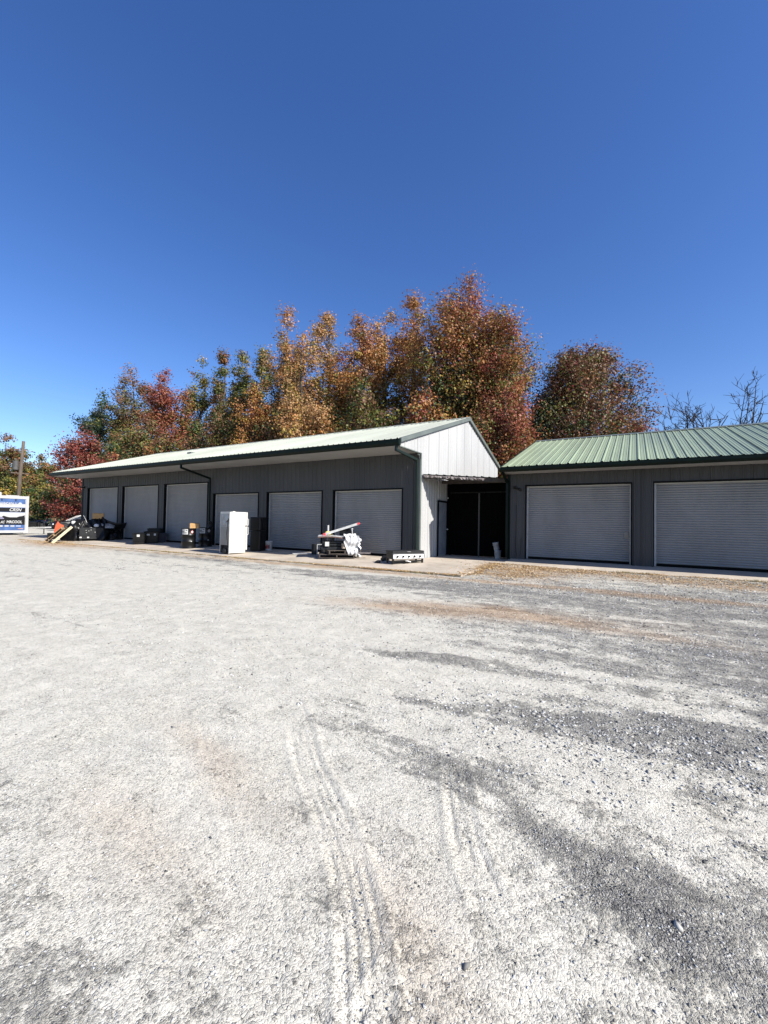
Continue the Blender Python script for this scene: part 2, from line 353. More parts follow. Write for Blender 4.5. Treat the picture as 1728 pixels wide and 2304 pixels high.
# ------------------------------------------------------------------ ground: one sheet to the horizon
def make_ground():
    az = np.concatenate([np.arange(-84, 24, 0.22), np.arange(24, 276, 3.0)])
    rr = [0.25]
    while rr[-1] < 14: rr.append(rr[-1]*1.0062+0.0012)
    while rr[-1] < 900: rr.append(rr[-1]*1.035)
    rr = np.array(rr); A, Rr = np.meshgrid(np.radians(az), rr)
    X = -np.sin(-A)*Rr; Y = np.cos(A)*Rr
    Z = ground_z(X, Y)
    d, tn, st = masks(X, Y)
    g = 1-d; near = sstep(-Rr, -15, -9)
    Z += near*( (fbm(X*2.2, Y*4.2, 3, 4)-0.5)*0.030 + (fbm(X*9, Y*12, 8, 3)-0.5)*0.006*(0.4+g)
              + (vnoise(X*24, Y*24, 4)-0.5)*0.006*(0.3+g)*sstep(-Rr, -5, -2.5) )
    # pushed-up ridge of loose stone, and tyre tread grooves
    Z += near*0.035*np.exp(-(((X+1.95)*0.97+(Y-4.3)*0.24)/0.85)**2-((-(X+1.95)*0.24+(Y-4.3)*0.97)/0.10)**2)
    TR = [([(-4.6,3.9),(-3.2,3.2),(-2.3,2.55),(-1.75,2.08),(-1.25,1.72),(-0.85,1.35),(-0.55,0.9)], 4, 0.045, 0.007),
          ([(-2.9,2.2),(-2.1,1.75),(-1.5,1.38),(-1.05,1.0),(-0.8,0.6)], 5, 0.045, 0.006),
          ([(1.6,3.4),(0.5,2.6),(-0.1,2.1),(-0.42,1.75),(-0.60,1.4),(-0.68,0.9)], 4, 0.055, 0.007),
          ([(-4.5,4.6),(-2.6,4.1),(-0.9,3.55),(0.4,2.95),(1.6,2.2)], 4, 0.05, 0.005),
          ([(-5.5,5.6),(-3.0,5.0),(-0.5,4.6),(2.5,4.3)], 4, 0.05, 0.004),
          ([(-0.95,2.5),(-0.72,2.05),(-0.50,1.75),(-0.1,1.3),(0.3,1.0)], 3, 0.05, 0.007)]
    wob = 0.03*(vnoise(X*2.3, Y*2.3, 77)-0.5)
    for q, (pl_, n, sp, dep) in enumerate(TR):
        best = np.full(X.shape, 9.0); off = np.zeros(X.shape)
        pp = np.array(pl_, float); fine = [pp[0]]
        for i in range(len(pp)-1):
            p0 = pp[max(i-1, 0)]; p1 = pp[i]; p2 = pp[i+1]; p3 = pp[min(i+2, len(pp)-1)]
            for t in np.linspace(0, 1, 7)[1:]: fine.append(0.5*((2*p1)+(p2-p0)*t+(2*p0-5*p1+4*p2-p3)*t*t+(3*p1-p0-3*p2+p3)*t**3))
        fine = np.array(fine); box = (X > fine[:, 0].min()-0.4) & (X < fine[:, 0].max()+0.4) & (Y > fine[:, 1].min()-0.4) & (Y < fine[:, 1].max()+0.4)
        xb_, yb_ = X[box], Y[box]; bb_ = np.full(xb_.shape, 9.0); ob_ = np.zeros(xb_.shape)
        for i in range(len(fine)-1):
            d_ = fine[i+1]-fine[i]; L_ = np.hypot(*d_)+1e-9; u_ = d_/L_
            s_ = (xb_-fine[i, 0])*u_[0]+(yb_-fine[i, 1])*u_[1]; t_ = -(xb_-fine[i, 0])*u_[1]+(yb_-fine[i, 1])*u_[0]
            dist = np.hypot(s_-np.clip(s_, 0, L_), t_); m_ = dist < bb_; bb_[m_] = dist[m_]; ob_[m_] = (np.sign(t_)*dist)[m_]
        ob_ = ob_+wob[box]; dz = np.zeros(xb_.shape)
        for k in range(n): dz -= dep*np.exp(-((ob_-(k-(n-1)/2)*sp)/0.010)**2)*sstep(vnoise(xb_*7, yb_*7, 90+k+q*9), 0.2, 0.6)
        rim = dep*0.8*np.exp(-((np.abs(ob_)-(n/2)*sp-0.02)/0.02)**2)
        Z[box] += (dz+rim)*sstep(fbm(xb_*1.1, yb_*1.1, 130+q, 2), 0.36, 0.58)*near[box]
    # the sheet dips away under the concrete aprons
    under = sstep(Y, 10.25, 10.6)*sstep(-X, 3.75, 4.1)*sstep(X, -31, -30.2)*sstep(-Y, -24, -23) + sstep(Y, 13.35, 13.6)*sstep(X, -4.2, -3.8)*sstep(-Y, -26, -25)*sstep(-X, -16, -15)
    Z -= 0.25*np.clip(under, 0, 1)
    V = np.stack([X, Y, Z], -1).reshape(-1, 3)
    nr, na = X.shape
    i, j = np.meshgrid(np.arange(nr-1), np.arange(na), indexing='ij'); j2 = (j+1) % na
    F = np.stack([i*na+j, (i+1)*na+j, (i+1)*na+j2, i*na+j2], -1).reshape(-1, 4)[:, ::-1]
    far = sstep(Rr, 45, 90)
    C = np.stack([d*(1-far)+0.6*far, tn, st], -1).reshape(-1, 3)
    # close the hole under the camera
    c0 = len(V); V = np.vstack([V, [[0, 0, float(ground_z(0, 0))]]]); C = np.vstack([C, [[0.6, 0, 0]]])
    Ft = np.stack([np.full(na, c0), np.arange(na), (np.arange(na)+1) % na, (np.arange(na)+1) % na], -1)
    m = bpy.data.materials.new('gravel_lot'); m.use_nodes = True
    N = m.node_tree.nodes; L = m.node_tree.links; b = N['Principled BSDF']
    b.inputs['Roughness'].default_value = 0.92; b.inputs['Specular IOR Level'].default_value = 0.15
    at = N.new('ShaderNodeAttribute'); at.attribute_name = 'Col'
    sp = N.new('ShaderNodeSeparateColor'); L.new(at.outputs['Color'], sp.inputs[0])
    tc = N.new('ShaderNodeTexCoord')
    def noise(sc, det=4, ro=0.6, st=None):
        n = N.new('ShaderNodeTexNoise'); n.inputs['Scale'].default_value = sc; n.inputs['Detail'].default_value = det; n.inputs['Roughness'].default_value = ro
        if st:
            q = N.new('ShaderNodeMapping'); q.inputs['Scale'].default_value = st; L.new(tc.outputs['Object'], q.inputs['Vector']); L.new(q.outputs[0], n.inputs['Vector'])
        else: L.new(tc.outputs['Object'], n.inputs['Vector'])
        return n
    def vor(sc):
        n = N.new('ShaderNodeTexVoronoi'); n.inputs['Scale'].default_value = sc; L.new(tc.outputs['Object'], n.inputs['Vector']); return n
    def mrange(v, a, b_, c, d_):
        n = N.new('ShaderNodeMapRange'); n.inputs['From Min'].default_value = a; n.inputs['From Max'].default_value = b_
        n.inputs['To Min'].default_value = c; n.inputs['To Max'].default_value = d_; L.new(v, n.inputs['Value']); return n.outputs['Result']
    def math_(op, a, b_):
        n = N.new('ShaderNodeMath'); n.operation = op
        for k, v in ((0, a), (1, b_)):
            if isinstance(v, (int, float)): n.inputs[k].default_value = v
            else: L.new(v, n.inputs[k])
        return n.outputs[0]
    def mixc(f, a, b_, bt='MIX'):
        n = N.new('ShaderNodeMix'); n.data_type = 'RGBA'; n.blend_type = bt
        if isinstance(f, (int, float)): n.inputs[0].default_value = f
        else: L.new(f, n.inputs[0])
        for k, v in ((6, a), (7, b_)):
            if isinstance(v, tuple): n.inputs[k].default_value = (*v, 1)
            else: L.new(v, n.inputs[k])
        return n.outputs[2]
    def edge(sc):
        n = N.new('ShaderNodeTexVoronoi'); n.feature = 'DISTANCE_TO_EDGE'; n.inputs['Scale'].default_value = sc; L.new(wv, n.inputs['Vector']); return n.outputs['Distance']
    def sep(v):
        n = N.new('ShaderNodeSeparateColor'); L.new(v, n.inputs[0]); return n.outputs
    # slightly warped coordinates so the stones are not regular cells
    wn_ = N.new('ShaderNodeTexNoise'); wn_.inputs['Scale'].default_value = 30; wn_.inputs['Detail'].default_value = 2; L.new(tc.outputs['Object'], wn_.inputs['Vector'])
    wa = N.new('ShaderNodeVectorMath'); wa.operation = 'MULTIPLY_ADD'; L.new(wn_.outputs['Color'], wa.inputs[0]); wa.inputs[1].default_value = (0.02, 0.02, 0.02); L.new(tc.outputs['Object'], wa.inputs[2]); wv = wa.outputs[0]
    def vor(sc):
        n = N.new('ShaderNodeTexVoronoi'); n.inputs['Scale'].default_value = sc; L.new(wv, n.inputs['Vector']); return n
    v1 = vor(62); v2 = vor(125); v3 = vor(27); e1 = edge(62); e2 = edge(125)
    nf = noise(5, 8, 0.72); nb = noise(26, 5, 0.75); nl = noise(1.1, 6, 0.65, (1.0, 2.6, 1))
    dd = math_('ADD', sp.outputs[0], math_('MULTIPLY', math_('SUBTRACT', nf.outputs['Fac'], 0.5), 1.3))
    dd = math_('ADD', dd, math_('MULTIPLY', math_('SUBTRACT', nb.outputs['Fac'], 0.5), 1.1))
    dd = math_('ADD', dd, math_('MULTIPLY', math_('SUBTRACT', nl.outputs['Fac'], 0.5), 0.7))
    dust = mrange(dd, 0.25, 0.72, 0, 1)
    s1 = sep(v1.outputs['Color']); s2 = sep(v2.outputs['Color']); s3 = sep(v3.outputs['Color'])
    stn = mixc(s1[0], (0.180, 0.174, 0.160), (0.480, 0.464, 0.425))
    stn = mixc(mrange(s2[1], 0.45, 1, 0, 0.8), stn, mixc(s2[0], (0.21, 0.206, 0.193), (0.45, 0.438, 0.405)))
    stn = mixc(1.0, stn, mrange(s3[1], 0, 1, 0.70, 1.25), 'MULTIPLY')
    gap = math_('MAXIMUM', mrange(e1, 0.0, 0.16, 0.75, 0), mrange(e2, 0.0, 0.13, 0.45, 0))  # shade between the stones, painted in as dark cell edges
    g1 = mixc(gap, stn, (0.105, 0.105, 0.104))
    du = mixc(mrange(nf.outputs['Fac'], 0.3, 0.7, 0, 1), (0.420, 0.400, 0.335), (0.540, 0.517, 0.445))
    # stones that show through the dust
    show = math_('MULTIPLY', mrange(s2[2], 0.70, 0.72, 0, 1), mrange(e2, 0.06, 0.14, 0, 1))
    show = math_('MAXIMUM', show, math_('MULTIPLY', mrange(s1[2], 0.86, 0.88, 0, 1), mrange(e1, 0.08, 0.16, 0, 1)))
    show = math_('MULTIPLY', show, mrange(dd, 0.35, 1.35, 1.0, 0.15))
    du = mixc(math_('MULTIPLY', show, 0.85), du, mixc(s1[1], (0.06, 0.058, 0.055), (0.29, 0.28, 0.255)))
    c = mixc(dust, g1, du)
    c = mixc(math_('MULTIPLY', sp.outputs[1], 0.70), c, mixc(gap, (0.40, 0.265, 0.155), (0.14, 0.088, 0.052)))
    c = mixc(math_('MULTIPLY', sp.outputs[2], 0.75), c, (0.085, 0.085, 0.09))
    L.new(c, b.inputs['Base Color'])
    h = math_('ADD', math_('MULTIPLY', mrange(e1, 0, 0.25, 0, 1), 0.9), math_('MULTIPLY', mrange(e2, 0, 0.22, 0, 1), 0.45))
    h = math_('ADD', h, math_('MULTIPLY', s1[1], 0.6)); h = math_('ADD', h, math_('MULTIPLY', s3[2], 1.4))
    h = math_('MULTIPLY', h, mrange(dust, 0, 1, 1.0, 0.12))
    h = math_('ADD', h, math_('MULTIPLY', show, 0.5))
    h = math_('ADD', h, math_('MULTIPLY', nb.outputs['Fac'], 0.25))
    bp = N.new('ShaderNodeBump'); bp.inputs['Strength'].default_value = 1.0; bp.inputs['Distance'].default_value = 0.012
    L.new(h, bp.inputs['Height']); L.new(bp.outputs['Normal'], b.inputs['Normal'])
    me = fast_mesh('ground', V, F, m, C, smooth=True)
    o = link('ground', me); tag(o, kind='structure')
    # small fan that closes the centre
    fan = MB(); fan.v = [tuple(p) for p in np.vstack([V[c0], V[:na]])]
    fan.f = [(0, k+1, (k+1) % na+1) for k in range(na)]
    f = fan.build('ground_centre', m); 
    bpy.data.objects.remove(f)
make_ground()

# ------------------------------------------------------------------ loose stones (nobody could count them)
def make_stones():
    rng = np.random.default_rng(4)
    P = []; S = []
    def batch(n, x0, x1, y0, y1, smin, smax, bias, thr=None):
        x = rng.uniform(x0, x1, n); y = rng.uniform(y0, y1, n)
        d, tn, st = masks(x, y)
        keep = rng.random(n) < np.clip(bias + (1-d)*1.0, 0, 1)*(fbm(x*3, y*5, 61, 3)*1.6)
        keep &= ~((y > 10.2) & (x < -3.6)) & ~(y > 13.35)
        x = x[keep]; y = y[keep]
        s = smin + (smax-smin)*rng.random(len(x))**3.2
        P.append(np.stack([x, y], -1)); S.append(s)
    batch(150000, -4.5, 1.6, 0.5, 3.2, 0.0018, 0.0075, 0.22)
    batch(95000, -8, 3.0, 2.6, 7.0, 0.004, 0.015, 0.14)
    batch(42000, -14, 5.0, 6.0, 13.3, 0.008, 0.022, 0.14); batch(14000, -5, 5.0, 9.0, 13.3, 0.010, 0.026, 0.25)
    batch(700, -5, 2.0, 1.6, 6.5, 0.010, 0.022, 0.0)
    # the pushed-up band and the coarse patch on the right
    n = 5200; t = rng.normal(0, 1, n); w = rng.normal(0, 1, n)
    P.append(np.stack([-1.95+t*0.55, 4.30+t*0.13+w*0.07], -1)[:1700]); S.append(rng.uniform(0.008, 0.019, 1700))
    P.append(np.stack([0.05+t*0.85, 3.45+t*0.02+w*0.30], -1)[:3600]); S.append((0.004+0.014*rng.random(n)**3.5)[:3600])
    big = np.array([(0.35,3.30),(0.10,3.55),(-0.35,2.72),(-0.22,2.70),(0.42,2.62),(0.28,2.45),(-0.75,3.35),(-0.03,2.2),(0.15,2.0),(-0.5,1.45),(-2.9,1.9),(-0.62,3.6),(0.5,3.6),(-1.3,3.45)])
    P.append(big); S.append(rng.uniform(0.012, 0.021, len(big)))
    P = np.vstack(P); S = np.concatenate(S); n = len(P)
    base = np.array([(1,0,0),(0,1,0),(-1,0,0),(0,-1,0),(0,0,1),(0,0,-1),(0.7,0.7,0.45),(-0.7,-0.6,0.5)], float)
    tri = np.array([(0,6,4),(6,1,4),(0,1,6),(1,2,4),(2,7,4),(7,3,4),(2,3,7),(3,0,4),(1,0,5),(2,1,5),(3,2,5),(0,3,5)])
    B = base[None]*(1+rng.uniform(-0.32, 0.32, (n, 8, 3)))
    B *= S[:, None, None]*np.stack([rng.uniform(0.8,1.35,n), rng.uniform(0.6,1.0,n), rng.uniform(0.4,0.75,n)], -1)[:, None, :]
    a = rng.uniform(0, 6.283, n); ca, sa = np.cos(a), np.sin(a)
    tl = rng.normal(0, 0.3, n)
    B[..., 2] += B[..., 0]*tl[:, None]
    X = B[..., 0]*ca[:, None]-B[..., 1]*sa[:, None]; Yy = B[..., 0]*sa[:, None]+B[..., 1]*ca[:, None]
    z = ground_z(P[:, 0], P[:, 1]) + (fbm(P[:, 0]*2.2, P[:, 1]*4.2, 3, 4)-0.5)*0.030 - S*0.05
    V = np.stack([X+P[:, :1], Yy+P[:, 1:], B[..., 2]+z[:, None]], -1).reshape(-1, 3)
    F = (tri[None]+np.arange(n)[:, None, None]*8).reshape(-1, 3)
    lum = rng.uniform(0.14, 0.44, n); d, tn, st = masks(P[:, 0], P[:, 1]); lum = lum*(0.85+0.35*d)
    dark = rng.random(n) < 0.22; lum[dark] *= 0.4
    warm = rng.normal(0, 0.03, n)+tn*0.12
    C = np.stack([lum*(1.0+warm), lum*(1+warm*0.2), lum*(0.965-warm)], -1)
    me = fast_mesh('loose_gravel', V, F, M['stone'], np.repeat(C, 8, 0))
    tag(link('loose_gravel', me), 'loose grey limestone gravel scattered over the lot', 'gravel', kind='stuff')
make_stones()

# ------------------------------------------------------------------ concrete aprons
def slab_z(y): return -0.035*(13.058-y) if y < 13.058 else 0.0
def make_aprons():
    mb = MB()
    xs = np.linspace(-30.3, -6.3, 41); 
    def edge_y(x): return 10.0+0.013*(x+30)+0.03*math.sin(x*1.3)+0.02*math.sin(x*4.1)
    top = []
    for i in range(len(xs)-1):
        a, b = xs[i], xs[i+1]
        for (ya, yb) in ((None, 11.5), (11.5, 13.10)):
            y0a = edge_y(a) if ya is None else ya; y0b = edge_y(b) if ya is None else ya
            mb.add([(a,y0a,slab_z(y0a)),(b,y0b,slab_z(y0b)),(b,yb,slab_z(yb)),(a,yb,slab_z(yb))], [(0,1,2,3)])
            if ya is None: mb.add([(a,y0a,slab_z(y0a)),(b,y0b,slab_z(y0b)),(b,y0b,-0.4),(a,y0a,-0.4)], [(1,0,3,2)])
    # piece in front of and inside the breezeway
    q = [(-6.3,edge_y(-6.3)),(-3.86,10.42),(-3.82,11.9),(-3.75,13.058),(-6.3,13.058)]
    mb.add([(x,y,slab_z(y)) for x, y in q], [tuple(range(5))])
    mb.add([(q[0][0],q[0][1],slab_z(q[0][1])),(q[1][0],q[1][1],slab_z(q[1][1])),(q[1][0],q[1][1],-0.4),(q[0][0],q[0][1],-0.4)], [(1,0,3,2)])
    mb.add([(*q[1],slab_z(q[1][1])),(*q[2],slab_z(q[2][1])),(*q[3],slab_z(q[3][1])),(*q[3],-0.4),(*q[2],-0.4),(*q[1],-0.4)], [(0,5,4,3,2,1)])
    mb.add([(-6.3,13.058,0),(-3.75,13.058,0),(-3.62,13.5,0.0),(-3.62,18,0.002),(-6.3,18,0.002)], [(0,1,2,3,4)])
    tag(mb.build('concrete_apron', M['concrete']), kind='structure')
    m2 = MB()
    m2.add([(-3.62,13.42,-0.035),(15,13.42,-0.035),(15,13.6,0.0),(-3.62,13.6,0.0)], [(0,1,2,3)])
    m2.add([(-3.62,13.6,0.0),(15,13.6,0.0),(15,14.8,0.088),(-3.62,14.8,0.088)], [(0,1,2,3)])
    m2.add([(-3.62,13.42,-0.035),(15,13.42,-0.035),(15,13.42,-0.4),(-3.62,13.42,-0.4)], [(1,0,3,2)])
    m2.add([(-3.62,13.42,-0.035),(-3.62,13.6,0.0),(-3.62,14.8,0.088),(-3.62,14.8,-0.4),(-3.62,13.42,-0.4)], [(4,3,2,1,0)])
    tag(m2.build('concrete_kerb', M['concrete']), kind='structure')
make_aprons()

# ------------------------------------------------------------------ ribbed sheet metal
RIB = 0.2286
def rib_profile(a, b, phase=0.0, h=0.019, minor=True):
    """(u, height) polyline between a and b"""
    pts = [(a, 0.0)]
    k = math.floor((a-phase)/RIB)-1
    while True:
        c = phase+k*RIB
        if c-0.03 > b: break
        lap = 1.45 if k % 4 == 0 else 1.0
        for (du, hh) in ((-0.032,0),(-0.012,h*lap),(0.012,h*lap),(0.032*(1.25 if lap > 1 else 1),0)):
            if a < c+du < b: pts.append((c+du, hh))
        if minor:
            for m in (RIB/3, 2*RIB/3):
                for (du, hh) in ((-0.012,0),(0,h*0.2),(0.012,0)):
                    if a < c+m+du < b: pts.append((c+m+du, hh*1.8))
        k += 1
    pts.append((b, 0.0))
    return pts
def ribbed_front(mb, xa, xb, za, zb, y):
    pr = rib_profile(xa, xb)
    n = len(pr)
    P = [(u, y-h, za) for u, h in pr]+[(u, y-h, zb) for u, h in pr]
    mb.add(P, [(i, i+1, n+i+1, n+i) for i in range(n-1)])
def ribbed_side(mb, x, sgn, ya, yb, zlo, zhi):
    """wall facing sgn*X; zlo, zhi are functions of y"""
    pr = rib_profile(ya, yb); n = len(pr)
    P = [(x+sgn*h, u, zlo(u)) for u, h in pr]+[(x+sgn*h, u, zhi(u)) for u, h in pr]
    mb.add(P, [(i, i+1, n+i+1, n+i) if sgn > 0 else (i, n+i, n+i+1, i+1) for i in range(n-1)])
def ribbed_roof(mb, xa, xb, p0, p1, phase=0.0):
    """slope from (y,z) p0 to p1"""
    (y0, z0), (y1, z1) = p0, p1
    L_ = math.hypot(y1-y0, z1-z0); ny, nz = -(z1-z0)/L_, (y1-y0)/L_
    if nz < 0: ny, nz = -ny, -nz
    pr = rib_profile(xa, xb, phase, 0.022); n = len(pr)
    P = [(u, y0+ny*h, z0+nz*h) for u, h in pr]+[(u, y1+ny*h, z1+nz*h) for u, h in pr]
    mb.add(P, [(i, i+1, n+i+1, n+i) if y1 > y0 else (i, n+i, n+i+1, i+1) for i in range(n-1)])

def roll_door(parent, x0, w, yw, z0, z1, handle=False):
    """roll-up door in an opening of the front wall"""
    root = thing('garage_door', None, None)
    bpy.data.objects.remove(root)
    rec = 0.16; x1 = x0+w; yd = yw+rec
    mb = MB(); pitch = 0.0695; n = int((z1-z0-0.07)/pitch); prof = []
    zb = z0+0.075
    for k in range(n):
        z = zb+(z1-zb)*k/n; p = (z1-zb)/n
        for (t, h) in ((0.0,0.0),(0.10,0.010),(0.3,0.019),(0.55,0.021),(0.78,0.014),(0.92,0.004)):
            prof.append((z+t*p, h))
    prof.append((z1, 0.0))
    m = len(prof)
    P = [(x0+0.055, yd-h, z) for z, h in prof]+[(x1-0.03, yd-h, z) for z, h in prof]
    mb.add(P, [(i, m+i, m+i+1, i+1) for i in range(m-1)])
    cur = mb.build('garage_door', M['curtain'], parent, world=True)
    def sub(mb_, name, mt, sm=False):
        o = mb_.build(name, mt); o.parent = cur
        for v in o.data.vertices: v.co -= parent.location
        return o
    j = MB()
    j.box((x0-0.02, yw-0.012, z0), (x0, yd+0.04, z1)); j.box((x1, yw-0.032, z0), (x1+0.035, yd+0.04, z1))
    j.box((x0-0.02, yw-0.034, z1), (x1+0.035, yd+0.04, z1+0.035))
    sub(j, 'door_jamb', M['jamb'])
    fr = MB(); fr.box((x0+0.002, yd-0.035, z0), (x0+0.055, yd+0.03, z1-0.002)); fr.box((x1-0.03, yd-0.035, z0), (x1-0.002, yd+0.03, z1-0.002))
    fr.box((x0+0.055, yd-0.030, z1-0.03), (x1-0.03, yd+0.03, z1-0.004))
    sub(fr, 'guide_rail', M['frame_white'])
    bb = MB(); bb.box((x0+0.055, yd-0.03, z0+0.004), (x1-0.03, yd+0.01, z0+0.073)); bb.box((x0+w*0.55, yd-0.075, z0+0.03), (x0+w*0.55+0.12, yd-0.03, z0+0.06))
    sub(bb, 'bottom_bar', M['jamb'])
    if handle:
        h = MB(); h.box((x1-0.17, yd-0.05, z0+0.83), (x1-0.06, yd-0.022, z0+0.97)); h.box((x1-0.13, yd-0.075, z0+0.885), (x1-0.09, yd-0.05, z0+0.915))
        sub(h, 'door_latch', M['fridge_back'])
    return cur

# ------------------------------------------------------------------ long garage building
D1 = 13.058; C1 = -6.356; A1 = -30.06; H1 = 3.66; DEPTH1 = 9.52; RY1 = 17.82; P1 = 0.322
def roof1(y): return 5.92-P1*abs(y-RY1)
def build_long_garage():
    b = thing('garage_building', 'long grey metal garage with six roll-up doors and a green roof paled by painted-in sheen', 'garage building', (-18.2, 17.8, 0))
    mb = MB()
    d8 = (3.549, 3.005); d7 = (3.048, 2.422)
    doors = [(-29.419, *d8), (-25.379, *d8), (-21.293, *d8), (-17.304, *d7), (-13.722, *d7), (-10.104, *d7)]
    x = A1
    for (dx, w, h) in doors:
        ribbed_front(mb, x, dx-0.02, -0.02, H1, D1)
        ribbed_front(mb, dx-0.02, dx+w+0.035, h+0.035, H1, D1)
        x = dx+w+0.035
    ribbed_front(mb, x, C1, -0.02, H1, D1)
    mb.build('front_wall', M['siding'], b, world=True)
    g = MB()
    ribbed_side(g, C1, 1, D1, D1+DEPTH1, lambda y: -0.02, lambda y: roof1(y)-0.002)
    # the gable siding carries on over the boxed eave
    ribbed_side(g, C1, 1, 11.50, D1, lambda y: H1+0.0, lambda y: roof1(y)-0.002)
    g.build('gable_wall', M['siding_light'], b, world=True)
    w = MB()
    ribbed_side(w, A1, -1, D1, D1+DEPTH1, lambda y: -0.02, lambda y: roof1(y)-0.002)
    w.box((A1, D1+DEPTH1-0.03, -0.02), (C1, D1+DEPTH1, H1+0.2))
    w.box((A1+0.05, D1+0.24, 0.0), (C1-0.05, D1+0.27, H1-0.01))
    w.build('rear_wall', M['siding'], b, world=True)
    r = MB(); ribbed_roof(r, A1-0.30, C1+0.10, (11.47, roof1(11.47)), (RY1, roof1(RY1)))
    ribbed_roof(r, A1-0.30, C1+0.10, (D1+DEPTH1+0.5, roof1(D1+DEPTH1+0.5)), (RY1, roof1(RY1)))
    rf = r.build('roof', M['roof_pale'], b, world=True)
    rc = MB(); rc.prism([(RY1-0.22, roof1(RY1-0.22)+0.026),(RY1, roof1(RY1)+0.034),(RY1+0.22, roof1(RY1+0.22)+0.026),(RY1, roof1(RY1)+0.05)], A1-0.30, C1+0.10, 'x')
    rc.build('ridge_cap', M['roof_pale'], b, world=True)
    # small boot vent on the roof
    v = MB(); v.box((-21.6, 14.5, roof1(14.5)+0.024), (-21.25, 14.75, roof1(14.75)+0.03)); v.build('roof_patch', M['sage'], b, world=True)
    s = 0.12
    for (ya, yb) in ((11.47, RY1), (RY1, D1+DEPTH1+0.5)):
        za, zb = roof1(ya)+0.02, roof1(yb)+0.02
        tr = MB(); tr.prism([(ya, za), (yb, zb), (yb, zb-s-0.02), (ya, za-s-0.02)], C1+0.021, C1+0.105, 'x'); tr.build('rake_trim', M['sage'], b, world=True)
        tr = MB(); tr.prism([(ya, za), (yb, zb), (yb, zb-s), (ya, za-s)], A1-0.33, A1-0.30, 'x'); tr.build('rake_trim', M['sage'], b, world=True)
    ct = MB(); ct.box((C1-0.005, D1-0.045, 0.0), (C1+0.030, D1+0.055, 3.44)); ct.box((C1-0.005, D1-0.015, 3.44), (C1+0.030, D1+0.055, H1-0.003)); ct.box((C1-0.055, D1-0.045, 0.0), (C1-0.005, D1-0.020, 3.44)); ct.box((C1-0.055, D1-0.15, 3.565), (C1-0.005, D1-0.030, H1-0.003))  # top block and stepped flange added to shape sun slits on the wall
    ct.prism([(11.50, H1-0.035),(D1-0.045, H1-0.035),(D1-0.045, H1-0.003),(11.50,H1-0.003)], C1-0.02, C1+0.035, 'x')
    ct.build('corner_trim', M['sage'], b, world=True)
    ct = MB(); ct.box((A1-0.04, D1-0.045, 0.0), (A1+0.08, D1-0.022, H1-0.003)); ct.build('corner_trim', M['gutter'], b, world=True)
    so = MB(); so.box((A1-0.30, 11.50, H1), (C1-0.004, D1-0.02, H1+0.012)); so.build('soffit', M['soffit'], b, world=True)
    gu = MB()
    prof = [(11.50, H1-0.005), (11.41, H1-0.005), (11.355, H1+0.07), (11.355, H1+0.155), (11.37, H1+0.155), (11.372, H1+0.08), (11.42, H1+0.015), (11.50, H1+0.015)]
    gu.prism(prof, A1-0.33, C1+0.06, 'x'); gu.box((A1-0.33, 11.47, H1+0.015), (C1+0.06, 11.50, H1+0.20))
    gu.prism([(11.37,H1+0.0),(11.50,H1),(11.50,H1+0.19),(11.37,H1+0.15)], C1+0.06, C1+0.066, 'x')
    gu.prism([(11.37,H1+0.0),(11.50,H1),(11.50,H1+0.19),(11.37,H1+0.15)], A1-0.336, A1-0.33, 'x')
    gt = gu.build('gutter', M['gutter'], b, world=True)
    def spout(pts, mt, lab=None):
        d = MB()
        for i in range(len(pts)-1): d.bar(pts[i], pts[i+1], 0.085, 0.07, (0,1,0) if abs(pts[i][2]-pts[i+1][2]) > 1.5 else (1,0,0))
        for p in pts[1:-1]: d.box((p[0]-0.043, p[1]-0.037, p[2]-0.037), (p[0]+0.043, p[1]+0.037, p[2]+0.037))
        d.build('downspout', mt, b, world=True, label=lab, bevel=0.006)
    spout([(-17.45, 11.44, H1), (-17.45, 11.44, H1-0.14), (-17.45, 12.94, H1-0.48), (-17.45, 12.97, 0.02)], M['gutter'], 'dark green downspout at the middle of the wall')
    spout([(C1-0.06, 11.44, H1), (C1-0.06, 11.44, H1-0.14), (C1-0.10, 12.975, H1-0.245), (C1-0.10, 12.985, 0.10), (C1-0.10, 12.82, 0.02)], mat('dark_sage_downspout', (0.010,0.017,0.013), 0.4, 0, 0.1, 3, spec=0.3))
    la = MB(); la.box((-29.9, D1-0.06, 3.02), (-29.78, D1, 3.16)); la.cbox((-29.93, D1-0.30, 3.05), (-29.75, D1-0.06, 3.13), 0.01); la.build('wall_lamp', M['lamp_metal'], b, world=True)
    for i, (dx, w, h) in enumerate(doors): roll_door(b, dx, w, D1, 0.0, h)
    # walk door in the gable wall
    sd = MB(); sd.cbox((C1+0.012, 14.60, 0.04), (C1+0.045, 15.36, 2.03), 0.006)
    for k in (0,1):
        for z0, z1 in ((0.2,0.95),(1.1,1.88)): sd.box((C1+0.045, 14.68+k*0.34, z0), (C1+0.050, 14.94+k*0.34, z1))
    d = sd.build('walk_door', mat('grey_walk_door', (0.20,0.22,0.25), 0.5, 0, 0.08, 3, dirt=0.3), b, world=True)
    fr = MB(); fr.box((C1+0.020, 14.53, 0.0), (C1+0.055, 14.598, 2.10)); fr.box((C1+0.020, 15.362, 0.0), (C1+0.055, 15.41, 2.10)); fr.box((C1+0.020, 14.598, 2.032), (C1+0.055, 15.362, 2.10))
    f = fr.build('door_frame', M['jamb'], b, world=True); f.parent = d
    hn = MB(); hn.tube([(C1+0.045, 15.28, 1.0), (C1+0.11, 15.28, 1.0)], 0.012); hn.lathe([(0.0,-0.03),(0.03,-0.02),(0.035,0),(0.03,0.02),(0.0,0.03)], 10, (C1+0.12,15.28,1.0), False)
    h = hn.build('door_handle', M['alu'], b, world=True); h.parent = d
    return b
build_long_garage()

